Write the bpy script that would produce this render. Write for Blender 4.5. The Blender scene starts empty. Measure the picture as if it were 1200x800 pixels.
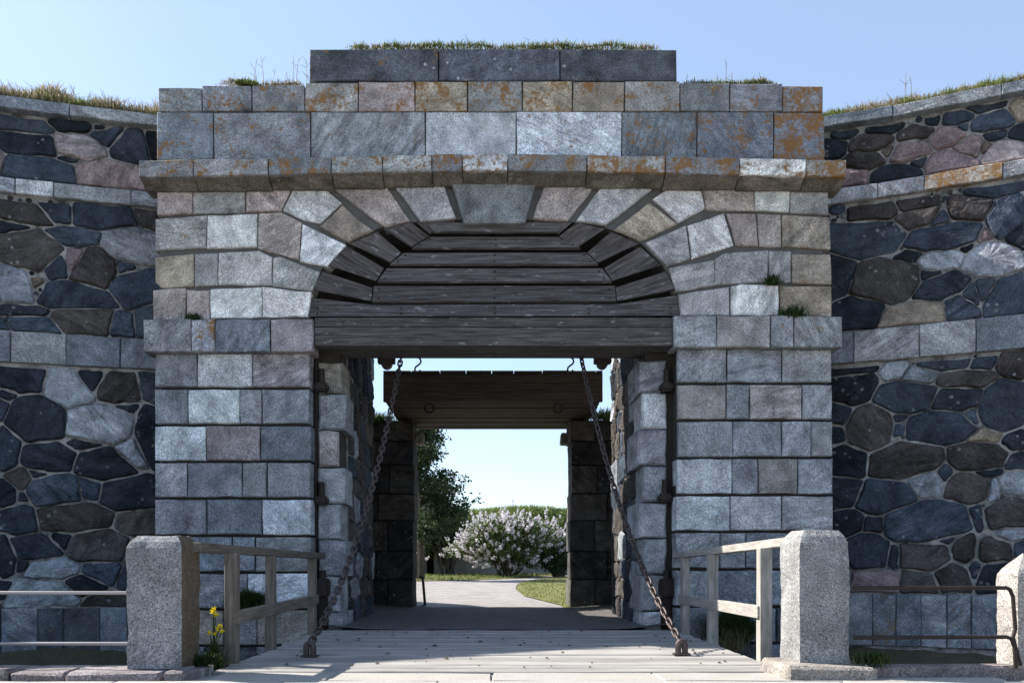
import bpy, bmesh, math, random
import numpy as np
from mathutils import Vector, Matrix, noise
R = math.radians
rng = random.Random(7)
SC = bpy.context.scene
COL = SC.collection

# ------------------------------------------------------------------ camera, sky, sun, exposure
EYE, CY, CX, HZ, F = 0.92, -12.0, 577.0, 662.0, 1000.0
cam = bpy.data.cameras.new('camera'); camo = bpy.data.objects.new('camera', cam); COL.objects.link(camo)
camo.location = (0, CY, EYE); camo.rotation_euler = (R(90), 0, 0)
cam.sensor_width = 36; cam.lens = 30
cam.shift_x = (600 - CX) / 1200; cam.shift_y = (HZ - 400) / 1200
cam.clip_start = 0.05; cam.clip_end = 3000
SC.camera = camo
SUNV = Vector((-1.08, 0.345, 1.0)).normalized()
EL = math.asin(SUNV.z)
w = bpy.data.worlds.new('World'); SC.world = w; w.use_nodes = True
nt = w.node_tree; bg = nt.nodes['Background']
sky = nt.nodes.new('ShaderNodeTexSky'); sky.sky_type = 'NISHITA'; sky.sun_disc = False
sky.sun_elevation = EL; sky.sun_rotation = math.atan2(SUNV.x, SUNV.y)
sky.air_density = 1.0; sky.dust_density = 0.8; sky.ozone_density = 2.6
veil = nt.nodes.new('ShaderNodeMix'); veil.data_type = 'RGBA'; veil.inputs[0].default_value = .34      # thin even high haze
veil.inputs[7].default_value = (2.4, 2.85, 3.5, 1)
nt.links.new(sky.outputs[0], veil.inputs[6]); nt.links.new(veil.outputs[2], bg.inputs[0]); bg.inputs[1].default_value = 0.115
sl = bpy.data.lights.new('sun', 'SUN'); sl.energy = 5.0; sl.angle = R(0.53); sl.color = (1.0, 0.94, 0.85)
so = bpy.data.objects.new('sun', sl); COL.objects.link(so)
so.rotation_euler = SUNV.to_track_quat('Z', 'Y').to_euler(); so.location = SUNV * 60
SC.view_settings.view_transform = 'Standard'; SC.view_settings.look = 'None'
SC.view_settings.exposure = 1.3; SC.view_settings.gamma = 1.0
SC.cycles.max_bounces = 8

# ------------------------------------------------------------------ helpers
def at(px, py, Y=0.0):
    d = Y - CY
    return Vector(((px - CX) * d / F, Y, EYE + (HZ - py) * d / F))
def gz(Y): return 0.0145 * max(0.0, Y - 6.0)          # the courtyard rises gently
def gpt(px, py):
    lo, hi = 0.5, 300.0
    for _ in range(60):
        m = (lo + hi) / 2
        if EYE - (py - HZ) * (m - CY) / F > gz(m): lo = m
        else: hi = m
    return Vector(((px - CX) * (lo - CY) / F, lo, gz(lo)))
def thing(name, label, cat, loc=(0, 0, 0), group=None, kind=None):
    o = bpy.data.objects.new(name, None); COL.objects.link(o); o.location = loc
    o.empty_display_size = 0.2
    tag(o, label, cat, group, kind); return o
def tag(o, label=None, cat=None, group=None, kind=None):
    if label: o['label'] = label
    if cat: o['category'] = cat
    if group: o['group'] = group
    if kind: o['kind'] = kind
    return o
def wloc(o):
    v = Vector((0, 0, 0))
    while o is not None: v += o.location; o = o.parent
    return v
def link(name, me, parent=None, loc=(0, 0, 0), rot=None, color=None):
    o = bpy.data.objects.new(name, me); COL.objects.link(o)
    loc = Vector(loc)
    if parent is not None:
        o.parent = parent; loc = loc - wloc(parent)
    o.location = loc
    if rot is not None: o.rotation_euler = rot.to_euler()
    if color: o.color = color
    return o
def mk(name, verts, faces, mat, parent=None, color=None, smooth=False, loc=None, rot=None):
    vs = [Vector(v) for v in verts]
    if loc is None:
        loc = sum(vs, Vector()) / len(vs)
    loc = Vector(loc)
    Rt = rot.transposed() if rot is not None else None
    lv = [(Rt @ (v - loc)) if Rt is not None else (v - loc) for v in vs]
    me = bpy.data.meshes.new(name); me.from_pydata([tuple(v) for v in lv], [], faces)
    bm = bmesh.new(); bm.from_mesh(me); bmesh.ops.recalc_face_normals(bm, faces=bm.faces); bm.to_mesh(me); bm.free()
    if smooth: me.polygons.foreach_set('use_smooth', [True] * len(me.polygons))
    me.materials.append(mat); me.update()
    return link(name, me, parent, loc, rot, color)
def frombm(name, bm, mat, parent=None, color=None, smooth=False, loc=(0, 0, 0), recalc=True):
    if recalc: bmesh.ops.recalc_face_normals(bm, faces=bm.faces)
    loc = Vector(loc)
    for v in bm.verts: v.co -= loc
    me = bpy.data.meshes.new(name); bm.to_mesh(me); bm.free()
    if smooth: me.polygons.foreach_set('use_smooth', [True] * len(me.polygons))
    me.materials.append(mat)
    return link(name, me, parent, loc, None, color)
def jit(c, s=0.12, a=0.0):
    k = 1 + rng.uniform(-s, s)
    return (c[0] * k * (1 + rng.uniform(-.03, .03)), c[1] * k, c[2] * k * (1 + rng.uniform(-.04, .04)), a)
def roughen(poly, step, amp, n=None):
    """split the edges of a 3D polygon and push the new points about a little"""
    out = []
    N = len(poly)
    for i in range(N):
        a, b = poly[i], poly[(i + 1) % N]
        L = (b - a).length
        k = max(1, min(4, int(L / step + .5)))
        out.append(a + Vector((rng.uniform(-amp, amp), 0, rng.uniform(-amp, amp))) * .6)
        for j in range(1, k):
            p = a.lerp(b, j / k)
            d = (b - a).normalized()
            nn = d.cross(n).normalized() if n is not None else Vector((0, 0, 1))
            out.append(p + nn * rng.uniform(-amp, amp))
    return out
def block(name, poly, n, depth, mat, parent, color, bevel=0.014, step=0.2, amp=0.008, proud=0.0, face=0.006):
    """a dressed stone: front polygon, arris knocked off, straight sides back into the wall"""
    n = Vector(n).normalized()
    poly = roughen([Vector(p) for p in poly], step, amp, n)
    N = len(poly); c = sum(poly, Vector()) / N
    v, f = [], []
    pr = n * proud
    for p in poly: v.append(p - n * depth)
    for p in poly: v.append(p - n * bevel * rng.uniform(.7, 1.6) + pr)
    for i, p in enumerate(poly):
        e1 = (poly[i] - poly[i - 1]).normalized(); e2 = (poly[(i + 1) % N] - p).normalized()
        t = (e2 - e1)
        q = (c - p).normalized()
        m = t.normalized() if t.length > .35 else None
        if m is None or m.dot(q) < .1:
            m = e2.cross(n).normalized()
            if m.dot(q) < 0: m = -m
            s = 1.0
        else: s = 1.3
        v.append(p + m * bevel * s * rng.uniform(.7, 1.2) + pr + n * rng.uniform(-face, face))
    for i in range(N):
        j = (i + 1) % N
        f.append((i, j, N + j, N + i)); f.append((N + i, N + j, 2 * N + j, 2 * N + i))
    v.append(c + pr + n * rng.uniform(-face, face))
    for i in range(N): f.append((2 * N + i, 2 * N + (i + 1) % N, 3 * N))
    return mk(name, v, f, mat, parent, color)
def box(name, lo, hi, mat, parent=None, color=None, bevel=0.0, rough=0.0):
    bm = bmesh.new(); bmesh.ops.create_cube(bm, size=1)
    lo, hi = Vector(lo), Vector(hi)
    for v in bm.verts:
        v.co = Vector([lo[i] + (v.co[i] + .5) * (hi[i] - lo[i]) for i in range(3)])
    if bevel: bmesh.ops.bevel(bm, geom=bm.edges[:], offset=bevel, segments=1, affect='EDGES')
    if rough:
        for v in bm.verts: v.co += Vector([rng.uniform(-rough, rough) for _ in range(3)])
    return frombm(name, bm, mat, parent, color, loc=(lo + hi) / 2)
def bar(bm, a, b, r, seg=8, r2=None):
    a, b = Vector(a), Vector(b); d = b - a
    M = Matrix.Translation((a + b) / 2) @ d.to_track_quat('Z', 'Y').to_matrix().to_4x4()
    bmesh.ops.create_cone(bm, cap_ends=True, segments=seg, radius1=r, radius2=r if r2 is None else r2, depth=d.length, matrix=M)
def tube_path(bm, pts, r, seg=8):
    pts = [Vector(p) for p in pts]; rings = []
    up = Vector((0.03, 1, 0.02))
    for i, p in enumerate(pts):
        t = (pts[min(i + 1, len(pts) - 1)] - pts[max(i - 1, 0)]).normalized()
        x = t.cross(up)
        if x.length < .05: x = t.cross(Vector((1, 0, 0)))
        x.normalize(); y = t.cross(x).normalized()
        rr = r[i] if isinstance(r, (list, tuple)) else r
        rings.append([bm.verts.new(p + (x * math.cos(a) + y * math.sin(a)) * rr) for a in [2 * math.pi * k / seg for k in range(seg)]])
    for i in range(len(rings) - 1):
        for k in range(seg):
            bm.faces.new((rings[i][k], rings[i][(k + 1) % seg], rings[i + 1][(k + 1) % seg], rings[i + 1][k]))
    bm.faces.new(rings[0][::-1]); bm.faces.new(rings[-1])

# ------------------------------------------------------------------ materials
class NT:
    def __init__(s, name):
        s.m = bpy.data.materials.new(name); s.m.use_nodes = True
        s.t = s.m.node_tree; s.b = s.t.nodes['Principled BSDF']; s.b.inputs['Roughness'].default_value = .85
        s.b.inputs['Specular IOR Level'].default_value = .25
    def n(s, ty, **k):
        nd = s.t.nodes.new(ty)
        for a, b in k.items(): setattr(nd, a, b)
        return nd
    def set(s, sock, v):
        if hasattr(v, 'is_output') or isinstance(v, bpy.types.NodeSocket): s.t.links.new(v, sock)
        else: sock.default_value = v
    def math(s, op, a, b=0.0, clamp=False):
        nd = s.n('ShaderNodeMath', operation=op, use_clamp=clamp); s.set(nd.inputs[0], a); s.set(nd.inputs[1], b); return nd.outputs[0]
    def vmath(s, op, a, b):
        nd = s.n('ShaderNodeVectorMath', operation=op); s.set(nd.inputs[0], a); s.set(nd.inputs[1], b); return nd.outputs[0]
    def noise(s, vec, scale, detail=3.0, rough=.55):
        nd = s.n('ShaderNodeTexNoise'); s.set(nd.inputs['Vector'], vec)
        nd.inputs['Scale'].default_value = scale; nd.inputs['Detail'].default_value = detail; nd.inputs['Roughness'].default_value = rough
        return nd.outputs['Fac']
    def voro(s, vec, scale, feature='F1', out='Distance'):
        nd = s.n('ShaderNodeTexVoronoi', feature=feature); s.set(nd.inputs['Vector'], vec); nd.inputs['Scale'].default_value = scale
        return nd.outputs[out]
    def maprange(s, v, a, b, c, d):
        nd = s.n('ShaderNodeMapRange'); s.set(nd.inputs[0], v)
        for i, q in enumerate((a, b, c, d)): s.set(nd.inputs[i + 1], q)
        return nd.outputs[0]
    def mix(s, f, a, b, mode='MIX'):
        nd = s.n('ShaderNodeMix', data_type='RGBA', blend_type=mode); s.set(nd.inputs[0], f)
        def c4(x): return tuple(x) + (1,) if isinstance(x, (tuple, list)) and len(x) == 3 else x
        s.set(nd.inputs[6], c4(a)); s.set(nd.inputs[7], c4(b)); return nd.outputs[2]
    def scale(s, col, f):
        nd = s.n('ShaderNodeVectorMath', operation='SCALE'); s.set(nd.inputs[0], col); s.set(nd.inputs[3], f); return nd.outputs[0]
    def bump(s, h, strength=.4, dist=.02):
        nd = s.n('ShaderNodeBump'); nd.inputs['Strength'].default_value = strength; nd.inputs['Distance'].default_value = dist
        s.set(nd.inputs['Height'], h); s.t.links.new(nd.outputs[0], s.b.inputs['Normal'])
    def base(s, c): s.set(s.b.inputs['Base Color'], tuple(c) + (1,) if isinstance(c, tuple) and len(c) == 3 else c)
    def pos(s): return s.n('ShaderNodeNewGeometry').outputs['Position']
    def info(s): return s.n('ShaderNodeObjectInfo')

def stone_mat(name, speck=(.42, 1.75), streak=(.42, 1.65), blotch=(.58, 1.36), spot=0.4, bumpd=.03, bumps=.9, speckscale=64, dark_tint=True):
    s = NT(name); inf = s.info()
    off = s.n('ShaderNodeCombineXYZ'); r60 = s.math('MULTIPLY', inf.outputs['Random'], 61.0)
    s.set(off.inputs[0], r60); s.set(off.inputs[1], s.math('MULTIPLY', inf.outputs['Random'], 37.0)); s.set(off.inputs[2], r60)
    wp = s.pos(); p = s.vmath('ADD', wp, off.outputs[0])
    rot = s.n('ShaderNodeVectorRotate', rotation_type='Y_AXIS'); s.set(rot.inputs['Vector'], p)
    s.set(rot.inputs['Angle'], s.maprange(inf.outputs['Random'], 0, 1, -1.1, 1.3))
    ps = s.vmath('MULTIPLY', rot.outputs[0], (1.6, 1.6, 7.0))
    n_str = s.noise(ps, 1.6, 5, .65)
    n_spk = s.noise(p, speckscale, 2, .7)
    n_blo = s.noise(p, 3.2, 5, .6)
    n_big = s.noise(p, 9.0, 4, .7)
    hsh = s.math('FRACT', s.math('MULTIPLY', inf.outputs['Random'], 17.31))
    sa = s.maprange(hsh, .25, 1, .25, 1.0)
    f = s.math('ADD', 1.0, s.math('MULTIPLY', s.math('SUBTRACT', s.maprange(n_str, .3, .7, *streak), 1.0), sa))
    fine = s.noise(s.vmath('MULTIPLY', rot.outputs[0], (5.0, 5.0, 16.0)), 4.0, 4, .75)
    f = s.math('MULTIPLY', f, s.maprange(fine, .28, .72, .66, 1.38))
    f = s.math('MULTIPLY', f, s.maprange(n_spk, .3, .7, *speck))
    f = s.math('MULTIPLY', f, s.maprange(n_blo, .3, .7, *blotch))
    c = s.scale(inf.outputs['Color'], f)
    # slight hue drift to rust and to blue
    c = s.mix(s.maprange(n_big, .54, .75, 0, .3), c, s.scale(c, 1.0) if False else s.mix(1.0, c, (1.12, .97, .80), 'MULTIPLY'))
    if dark_tint:     # soot and water stains with a shape of their own
        st = s.noise(s.vmath('MULTIPLY', wp, (3.0, 3.0, .8)), 1.3, 5, .65)
        c = s.mix(s.maprange(st, .52, .72, 0, .6), c, s.mix(1.0, c, (.42, .41, .43), 'MULTIPLY'))
    # pale crust lichen
    vo = s.voro(s.vmath('ADD', p, s.scale(s.n('ShaderNodeTexNoise').outputs['Color'], .04)), 8.0)
    sp = s.math('MULTIPLY', s.maprange(vo, .16, .22, 1, 0), s.maprange(s.noise(p, 2.3, 2), .52, .62, 0, 1))
    c = s.mix(s.math('MULTIPLY', sp, spot), c, (.44, .47, .48))
    # orange lichen, amount in the object's alpha
    ln = s.math('ADD', s.math('MULTIPLY', s.noise(wp, 3.3, 3, .6), .55), s.math('MULTIPLY', s.noise(wp, 17.0, 3, .6), .45))
    th = s.maprange(inf.outputs['Alpha'], 0, 1, .69, .395)
    lm = s.math('MULTIPLY', s.math('SUBTRACT', ln, th), 11.0, True)
    lm = s.math('MULTIPLY', lm, .88)
    lc = s.mix(s.noise(wp, 30, 2), (.30, .135, .025), (.15, .085, .028))
    c = s.mix(lm, c, lc)
    s.base(c)
    h = s.math('ADD', s.math('MULTIPLY', n_spk, .35), s.math('MULTIPLY', n_big, .9))
    h = s.math('ADD', h, s.math('MULTIPLY', n_str, .8))
    s.bump(h, bumps, bumpd)
    return s.m
M_ash = stone_mat('granite_ashlar')
M_slab = stone_mat('weathered_slab', streak=(.6, 1.4), blotch=(.5, 1.7), spot=.8)
M_rub = stone_mat('rubble_stone', speck=(.75, 1.3), streak=(.45, 1.7), blotch=(.55, 1.45), spot=.3, bumpd=.05, bumps=.6, speckscale=34, dark_tint=False)
M_rub.node_tree.nodes['Principled BSDF'].inputs['Specular IOR Level'].default_value = .06
M_post = stone_mat('coarse_granite', speck=(.3, 1.75), streak=(.85, 1.15), blotch=(.68, 1.25), spot=.12, bumpd=.02, bumps=.9, speckscale=80, dark_tint=False)

s = NT('brown_side_granite'); p = s.pos()
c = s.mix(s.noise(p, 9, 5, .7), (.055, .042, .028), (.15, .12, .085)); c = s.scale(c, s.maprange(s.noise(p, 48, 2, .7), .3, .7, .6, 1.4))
s.base(c); s.bump(s.noise(p, 40, 3), .7, .02); M_brownside = s.m
s = NT('lime_mortar'); p = s.pos()
s.base(s.mix(s.maprange(s.noise(p, 3.2, 6, .7), .37, .58, 0, 1), (.06, .058, .055), (.35, .34, .33)))
s.bump(s.noise(p, 22, 5, .7), .8, .03); M_mort = s.m
s = NT('dark_core'); p = s.pos(); s.base(s.mix(s.noise(p, 6, 4), (.025, .023, .02), (.06, .053, .045)))
s.bump(s.noise(p, 18, 5, .7), .8, .03); M_core = s.m

def wood_mat(name, ca, cb, pale=None, stretch=(.7, 16, 16), pamt=.5, knots=True):
    s = NT(name); inf = s.info()
    tc = s.n('ShaderNodeTexCoord').outputs['Object']
    off = s.n('ShaderNodeCombineXYZ'); s.set(off.inputs[0], s.math('MULTIPLY', inf.outputs['Random'], 40)); s.set(off.inputs[1], s.math('MULTIPLY', inf.outputs['Random'], 23))
    p = s.vmath('ADD', tc, off.outputs[0])
    g = s.noise(s.vmath('MULTIPLY', p, stretch), 2.2, 6, .7)
    g2 = s.noise(s.vmath('MULTIPLY', p, (stretch[0] * .6, stretch[1] * 3, stretch[2] * 3)), 2.0, 3, .6)
    c = s.mix(s.maprange(g, .33, .68, 0, 1), ca, cb)
    c = s.scale(c, s.maprange(g2, .3, .7, .72, 1.25))
    c = s.scale(c, s.maprange(inf.outputs['Random'], 0, 1, .82, 1.18))
    c = s.mix(s.maprange(s.noise(p, 1.7, 4), .45, .75, 0, .35), c, s.mix(1.0, c, (.55, .5, .46), 'MULTIPLY'))
    if pale:
        sp = s.maprange(s.noise(s.vmath('MULTIPLY', p, (1.6, 5, 5)), 2.6, 5, .7), .6, .74, 0, pamt)
        c = s.mix(sp, c, pale)
    s.base(c); s.bump(s.math('ADD', g, s.math('MULTIPLY', g2, .7)), .35, .006)
    return s.m
M_dark = wood_mat('tarred_old_timber', (.020, .016, .015), (.165, .152, .15), (.42, .42, .43), pamt=.9)
M_brown = wood_mat('brown_weathered_timber', (.020, .015, .012), (.085, .066, .05), None)
M_deck = wood_mat('bleached_deck_timber', (.17, .162, .155), (.385, .375, .36), (.46, .45, .435), pamt=.45)
M_rail = wood_mat('grey_rail_timber', (.27, .255, .24), (.44, .42, .39), None, stretch=(14, .8, 14))
M_post_w = wood_mat('grey_post_timber', (.25, .235, .22), (.42, .40, .37), None, stretch=(14, 14, .8))
s = NT('rusty_iron'); p = s.pos(); s.base(s.mix(s.noise(p, 14, 4), (.014, .012, .012), (.05, .036, .03)))
s.b.inputs['Metallic'].default_value = .35; s.b.inputs['Roughness'].default_value = .6; s.bump(s.noise(p, 60, 3), .4, .004); M_iron = s.m
s = NT('worn_chain_iron'); p = s.pos(); s.base(s.mix(s.noise(p, 25, 3), (.035, .03, .03), (.12, .095, .09)))
s.b.inputs['Metallic'].default_value = .5; s.b.inputs['Roughness'].default_value = .5; M_chain = s.m
s = NT('galvanised_bar'); s.base((.30, .28, .28)); s.b.inputs['Metallic'].default_value = .6; s.b.inputs['Roughness'].default_value = .45; M_bar = s.m

def gravel_mat(name, a, b, sc=45):
    s = NT(name); p = s.pos()
    v = s.voro(p, sc, out='Color'); sep = s.n('ShaderNodeSeparateColor'); s.set(sep.inputs[0], v)
    c = s.mix(sep.outputs[0], a, b)
    c = s.scale(c, s.maprange(s.noise(p, 1.4, 5, .65), .3, .7, .8, 1.18))
    c = s.scale(c, s.maprange(s.noise(s.vmath('MULTIPLY', p, (.5, 3, 1)), 3, 4), .3, .7, .88, 1.12))
    s.base(c); s.bump(s.math('ADD', s.voro(p, sc), s.noise(p, 8, 4)), .7, .02); return s.m
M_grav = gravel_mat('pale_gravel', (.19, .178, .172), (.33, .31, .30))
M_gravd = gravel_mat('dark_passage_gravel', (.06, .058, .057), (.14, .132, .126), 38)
s = NT('concrete_paving'); p = s.pos()
c = s.mix(s.noise(p, 3, 6, .7), (.25, .238, .222), (.38, .365, .335)); c = s.scale(c, s.maprange(s.noise(p, 60, 2), .3, .7, .82, 1.15))
s.base(c); s.bump(s.noise(p, 30, 5, .7), .6, .01); M_pave = s.m
s = NT('soil'); p = s.pos(); s.base(s.mix(s.noise(p, 5, 5, .7), (.035, .035, .022), (.11, .10, .06))); s.bump(s.noise(p, 14, 5), .8, .05); M_soil = s.m
s = NT('lawn_ground'); p = s.pos()
c = s.mix(s.noise(p, 1.6, 5, .65), (.085, .105, .025), (.20, .19, .06)); c = s.mix(s.maprange(s.noise(p, .8, 4), .56, .68, 0, .6), c, (.26, .22, .14))
s.base(c); s.bump(s.noise(p, 40, 3), .8, .04); M_lawn = s.m
s = NT('bank_turf'); p = s.pos()
s.base(s.mix(s.noise(p, 1.1, 5, .65), (.05, .07, .018), (.13, .14, .04))); s.bump(s.noise(p, 9, 4), 1, .15); M_bank = s.m
s = NT('limewashed_wall'); p = s.pos()
c = s.mix(s.noise(p, 1.2, 6, .7), (.13, .135, .14), (.33, .33, .33)); s.base(c); s.bump(s.noise(p, 5, 5), .7, .06); M_lime = s.m
s = NT('black_void'); s.base((.012, .012, .012)); M_void = s.m
def leaf_mat(name, a, b, tr=.35):
    s = NT(name); g = s.n('ShaderNodeNewGeometry')
    c = s.mix(g.outputs['Random Per Island'], a, b); s.base(c); s.b.inputs['Roughness'].default_value = .6
    t = s.n('ShaderNodeBsdfTranslucent'); s.t.links.new(c, t.inputs[0])
    mx = s.n('ShaderNodeMixShader'); mx.inputs[0].default_value = tr
    s.t.links.new(s.b.outputs[0], mx.inputs[1]); s.t.links.new(t.outputs[0], mx.inputs[2])
    s.t.links.new(mx.outputs[0], s.t.nodes['Material Output'].inputs[0]); return s.m
M_leafd = leaf_mat('dark_leaves', (.018, .035, .014), (.05, .08, .03))
M_leaf = leaf_mat('mid_leaves', (.04, .065, .018), (.11, .15, .045))
M_flower = leaf_mat('lilac_blossom', (.58, .54, .61), (.80, .77, .80), .3)
M_yell = leaf_mat('yellow_petals', (.75, .58, .01), (.85, .72, .02), .3)
M_grass = leaf_mat('green_blades', (.05, .085, .02), (.22, .26, .075))
M_dry = leaf_mat('dry_blades', (.10, .085, .05), (.36, .31, .20))
M_dgrass = leaf_mat('dark_blades', (.015, .035, .01), (.05, .09, .02))
s = NT('bark'); p = s.pos(); s.base(s.mix(s.noise(p, 8, 4), (.03, .025, .02), (.09, .075, .06))); M_bark = s.m
s = NT('orange_crust'); M_cr = s.m; s.base((.2, .1, .03))

# ------------------------------------------------------------------ palettes (albedo)
ASH = {'L': (.47, .49, .515), 'G': (.258, .27, .287), 'B': (.168, .187, .212), 'P': (.282, .258, .258), 'T': (.26, .24, .21), 'D': (.068, .076, .087)}
RUB = {'k': (.018, .022, .028), 'b': (.034, .043, .056), 'n': (.046, .042, .041), 'g': (.17, .185, .205), 'p': (.125, .097, .10), 't': (.15, .125, .10), 'P': (.28, .24, .235)}
RUB = {k_: tuple(1.28 * q for q in v_) for k_, v_ in RUB.items()}

# ------------------------------------------------------------------ ground
def sheet(name, pts, mat, z=None):
    o = mk(name, pts, [tuple(range(len(pts)))], mat, loc=(0, 0, 0)); tag(o, kind='structure'); return o
sheet('road', [(-90, -4.62, -.03), (-90, -120, -.03), (90, -120, -.03), (90, -4.62, -.03)], M_pave)
sheet('moat_floor', [(-40, -5.2, -1.45), (40, -5.2, -1.45), (40, 3, -1.45), (-40, 3, -1.45)], M_soil)
for sg in (-1, 1):
    v, f = [], []
    for i in range(41):
        x = sg * (2.3 + i * .2)
        wy = 1.1 if abs(x) < 4.75 else None
        yb0 = 0.05 if abs(x) < 4.75 else max(-6, (1.0 - .45 * (abs(x) - 4.75) - (.14 * max(0, abs(x) - 7.4))))
        for j in range(9):
            t = j / 8; y = (yb0 + .25) * (1 - t) + (-4.6) * t
            z = -.31 - .8 * min(1, t * 2.0) + .10 * noise.noise((x * 1.7, y * 1.7, 2)) + .05 * noise.noise((x * 6, y * 6, 2))
            v.append((x, y, z))
    for i in range(40):
        for j in range(8): a = i * 9 + j; f.append((a, a + 1, a + 10, a + 9))
    tag(mk('moat_bank', v, f, M_soil, loc=(0, 0, 0), smooth=True), kind='structure')
def yard():
    v, f = [], []
    xs = [-140, -40, -12, 12, 40, 140]; ys = [3.0, 6, 20, 60, 200, 900]
    for y in ys:
        for x in xs: v.append((x, y, gz(min(y, 60)) - .012))
    n = len(xs)
    for j in range(len(ys) - 1):
        for i in range(n - 1): f.append((j * n + i, j * n + i + 1, (j + 1) * n + i + 1, (j + 1) * n + i))
    tag(mk('ground', v, f, M_grav, loc=(0, 0, 0)), kind='structure')
yard()
# gravel floor of the passage, dished by traffic, sheet over the ground
def passage_floor():
    v, f = [], []
    nx, ny = 24, 26
    for j in range(ny + 1):
        y = .083 + j / ny * 6.5
        for i in range(nx + 1):
            x = -2.6 + i / nx * 5.2
            e = max(0, abs(x) - 1.3); z = .012 + .05 * e * e + .012 * noise.noise((x * 2.3, y * 2.3, 0)) 
            v.append((x, y, z))
    for j in range(ny):
        for i in range(nx): a = j * (nx + 1) + i; f.append((a, a + 1, a + nx + 2, a + nx + 1))
    tag(box('abutment', (-2.6, .084, -1.46), (2.6, 3.4, -.012), M_mort), kind='structure')
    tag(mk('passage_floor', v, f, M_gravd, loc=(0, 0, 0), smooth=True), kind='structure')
passage_floor()
lawn_px = [(604, 690), (606, 685), (614, 681), (632, 678), (655, 675.6), (690, 674), (760, 680), (760, 716), (690, 718), (668, 715), (655, 708), (634, 703), (614, 698)]
sheet('lawn', [gpt(*q) + Vector((0, 0, .01)) for q in lawn_px], M_lawn)
verge_px = [(430, 681.5), (500, 680.5), (560, 679), (606, 677), (640, 674.4), (690, 672.2), (690, 669.5), (430, 671)]
sheet('verge', [gpt(*q) + Vector((0, 0, .01)) for q in verge_px], M_lawn)
# kerb edge of the moat and front pavement
k = thing('kerb', None, None, (0, -5.0, 0), kind='structure')
box('retaining_wall', (-12, -4.78, -1.5), (-2.45, -4.5, .045), M_mort, k)
box('retaining_wall', (2.6, -4.78, -1.5), (12, -4.5, .045), M_mort, k)
x = -9.0
KC = [(.17, .148, .15), (.19, .168, .17), (.15, .137, .14)]
while x < -2.5:
    L = rng.uniform(.38, .8); x2 = min(x + L, -2.46)
    if -4.05 < x2 < -3.7: x2 = -3.9
    if x2 - x > .12: 
        box('kerb_stone', (x, -5.14 + rng.uniform(-.02, .02), -.1), (x2 - .012, -4.8,   .065 + rng.uniform(-.012, .012)), M_post, k, jit(KC[rng.randrange(3)]), .03, .012)
    x = x2
x = 3.13
while x < 9:
    L = rng.uniform(.9, 1.5)
    box('kerb_stone', (x, -5.0 + rng.uniform(-.02, .02), -.1), (x + L - .012, -4.8, .10 + rng.uniform(-.012, .012)), M_post, k, jit(KC[rng.randrange(3)]), .025, .012)
    x += L
pv = thing('pavement', None, None, (0, -6, 0), kind='structure')
def slab(x0, x1, y0, y1):
    q = [Vector((x0, y0, -.004)), Vector((x1, y0, -.004)), Vector((x1 + rng.uniform(-.012, .012), y1, -.004)), Vector((x0 + rng.uniform(-.012, .012), y1, -.004))]
    block('paving_slab', q, (0, 0, 1), .02, M_pave, pv, (1, 1, 1, 0), .01, .4, .012, rng.uniform(-.003, .003), .002)
for (y0, y1) in ((-5.9, -5.17), (-6.75, -5.92), (-7.7, -6.77)):
    x = -9.2
    while x < 9:
        L = rng.uniform(.8, 1.9); slab(x + .008, x + L - .008, y0, y1 if y1 < -5.5 or x > -20 else y1); x += L
x = -2.3
while x < 3:
    L = rng.uniform(.8, 1.6); slab(x + .008, x + L - .008, -5.15, -4.64); x += L

# ------------------------------------------------------------------ the gate
GR = (.0, -1.0, .0)
gate = thing('stone_gate', 'tall grey granite gateway with timber boarded arch over its opening', 'gate', (0, 1.0, -1.45))
def fb(name, px, tone, lich=0.0, Y=0.0, depth=.3, proud=None, mat=None, **kw):
    yc = sum(q[1] for q in px) / len(px)
    wf = (1.16, 1.10, 1.02) if yc < 375 and yc > 190 else (1.12, 1.05, .97) if 96 < yc < 131 else (1, 1, 1)   # the upper courses are tinted lighter and warmer
    c_ = tuple(a * b for a, b in zip(ASH[tone], wf))
    return block(name, [at(a, b, Y) for a, b in px], GR, depth, mat or M_ash, gate, jit(c_, .17, lich),
                 proud=rng.uniform(-.008, .012) if proud is None else proud, **kw)
def rows(name, y0, y1, edges, tones, lich=None, Y=0.0, depth=.3, gy=2.0, gx=.55, tilt=0.0, **kw):
    for i in range(len(edges) - 1):
        a, b = edges[i] + gx, edges[i + 1] - gx
        l = lich[i] if lich else 0.0
        fb(name, [(a, y0 + gy * .5), (b, y0 + gy * .5 + tilt), (b, y1 - gy * .8 + tilt), (a, y1 - gy * .8)], tones[i], l, Y, depth, **kw)
# piers left of the opening
A = 'ashlar_block'
rows(A, 413, 455, [181, 231, 295.5, 363], 'GLP', gy=2.5)
rows(A, 455, 498, [181, 220, 281, 306.5, 363], 'GLGG', gy=2.5)
rows(A, 498, 541, [181, 241.5, 305, 365], 'LPB', gy=2.5)
rows(A, 541, 584, [181, 219, 284, 312.5, 364], 'GBGG', gy=2.5)
rows(A, 584, 628, [181, 242, 307, 365], 'GBL', gy=2.5)
rows(A, 628, 671, [181, 222, 272, 299, 365], 'GBBG', gy=2.5)
rows(A, 671, 714, [181, 229, 290, 365], 'GGL', gy=2.5)
rows(A, 714, 757, [181, 219, 262, 301, 365], 'BTGT', gy=2.5)
rows(A, 757, 800, [181, 240, 300, 365], 'BDB', gy=2.5)
rows(A, 800, 858, [181, 225, 290, 365], 'BDD', gy=2.5)
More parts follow.
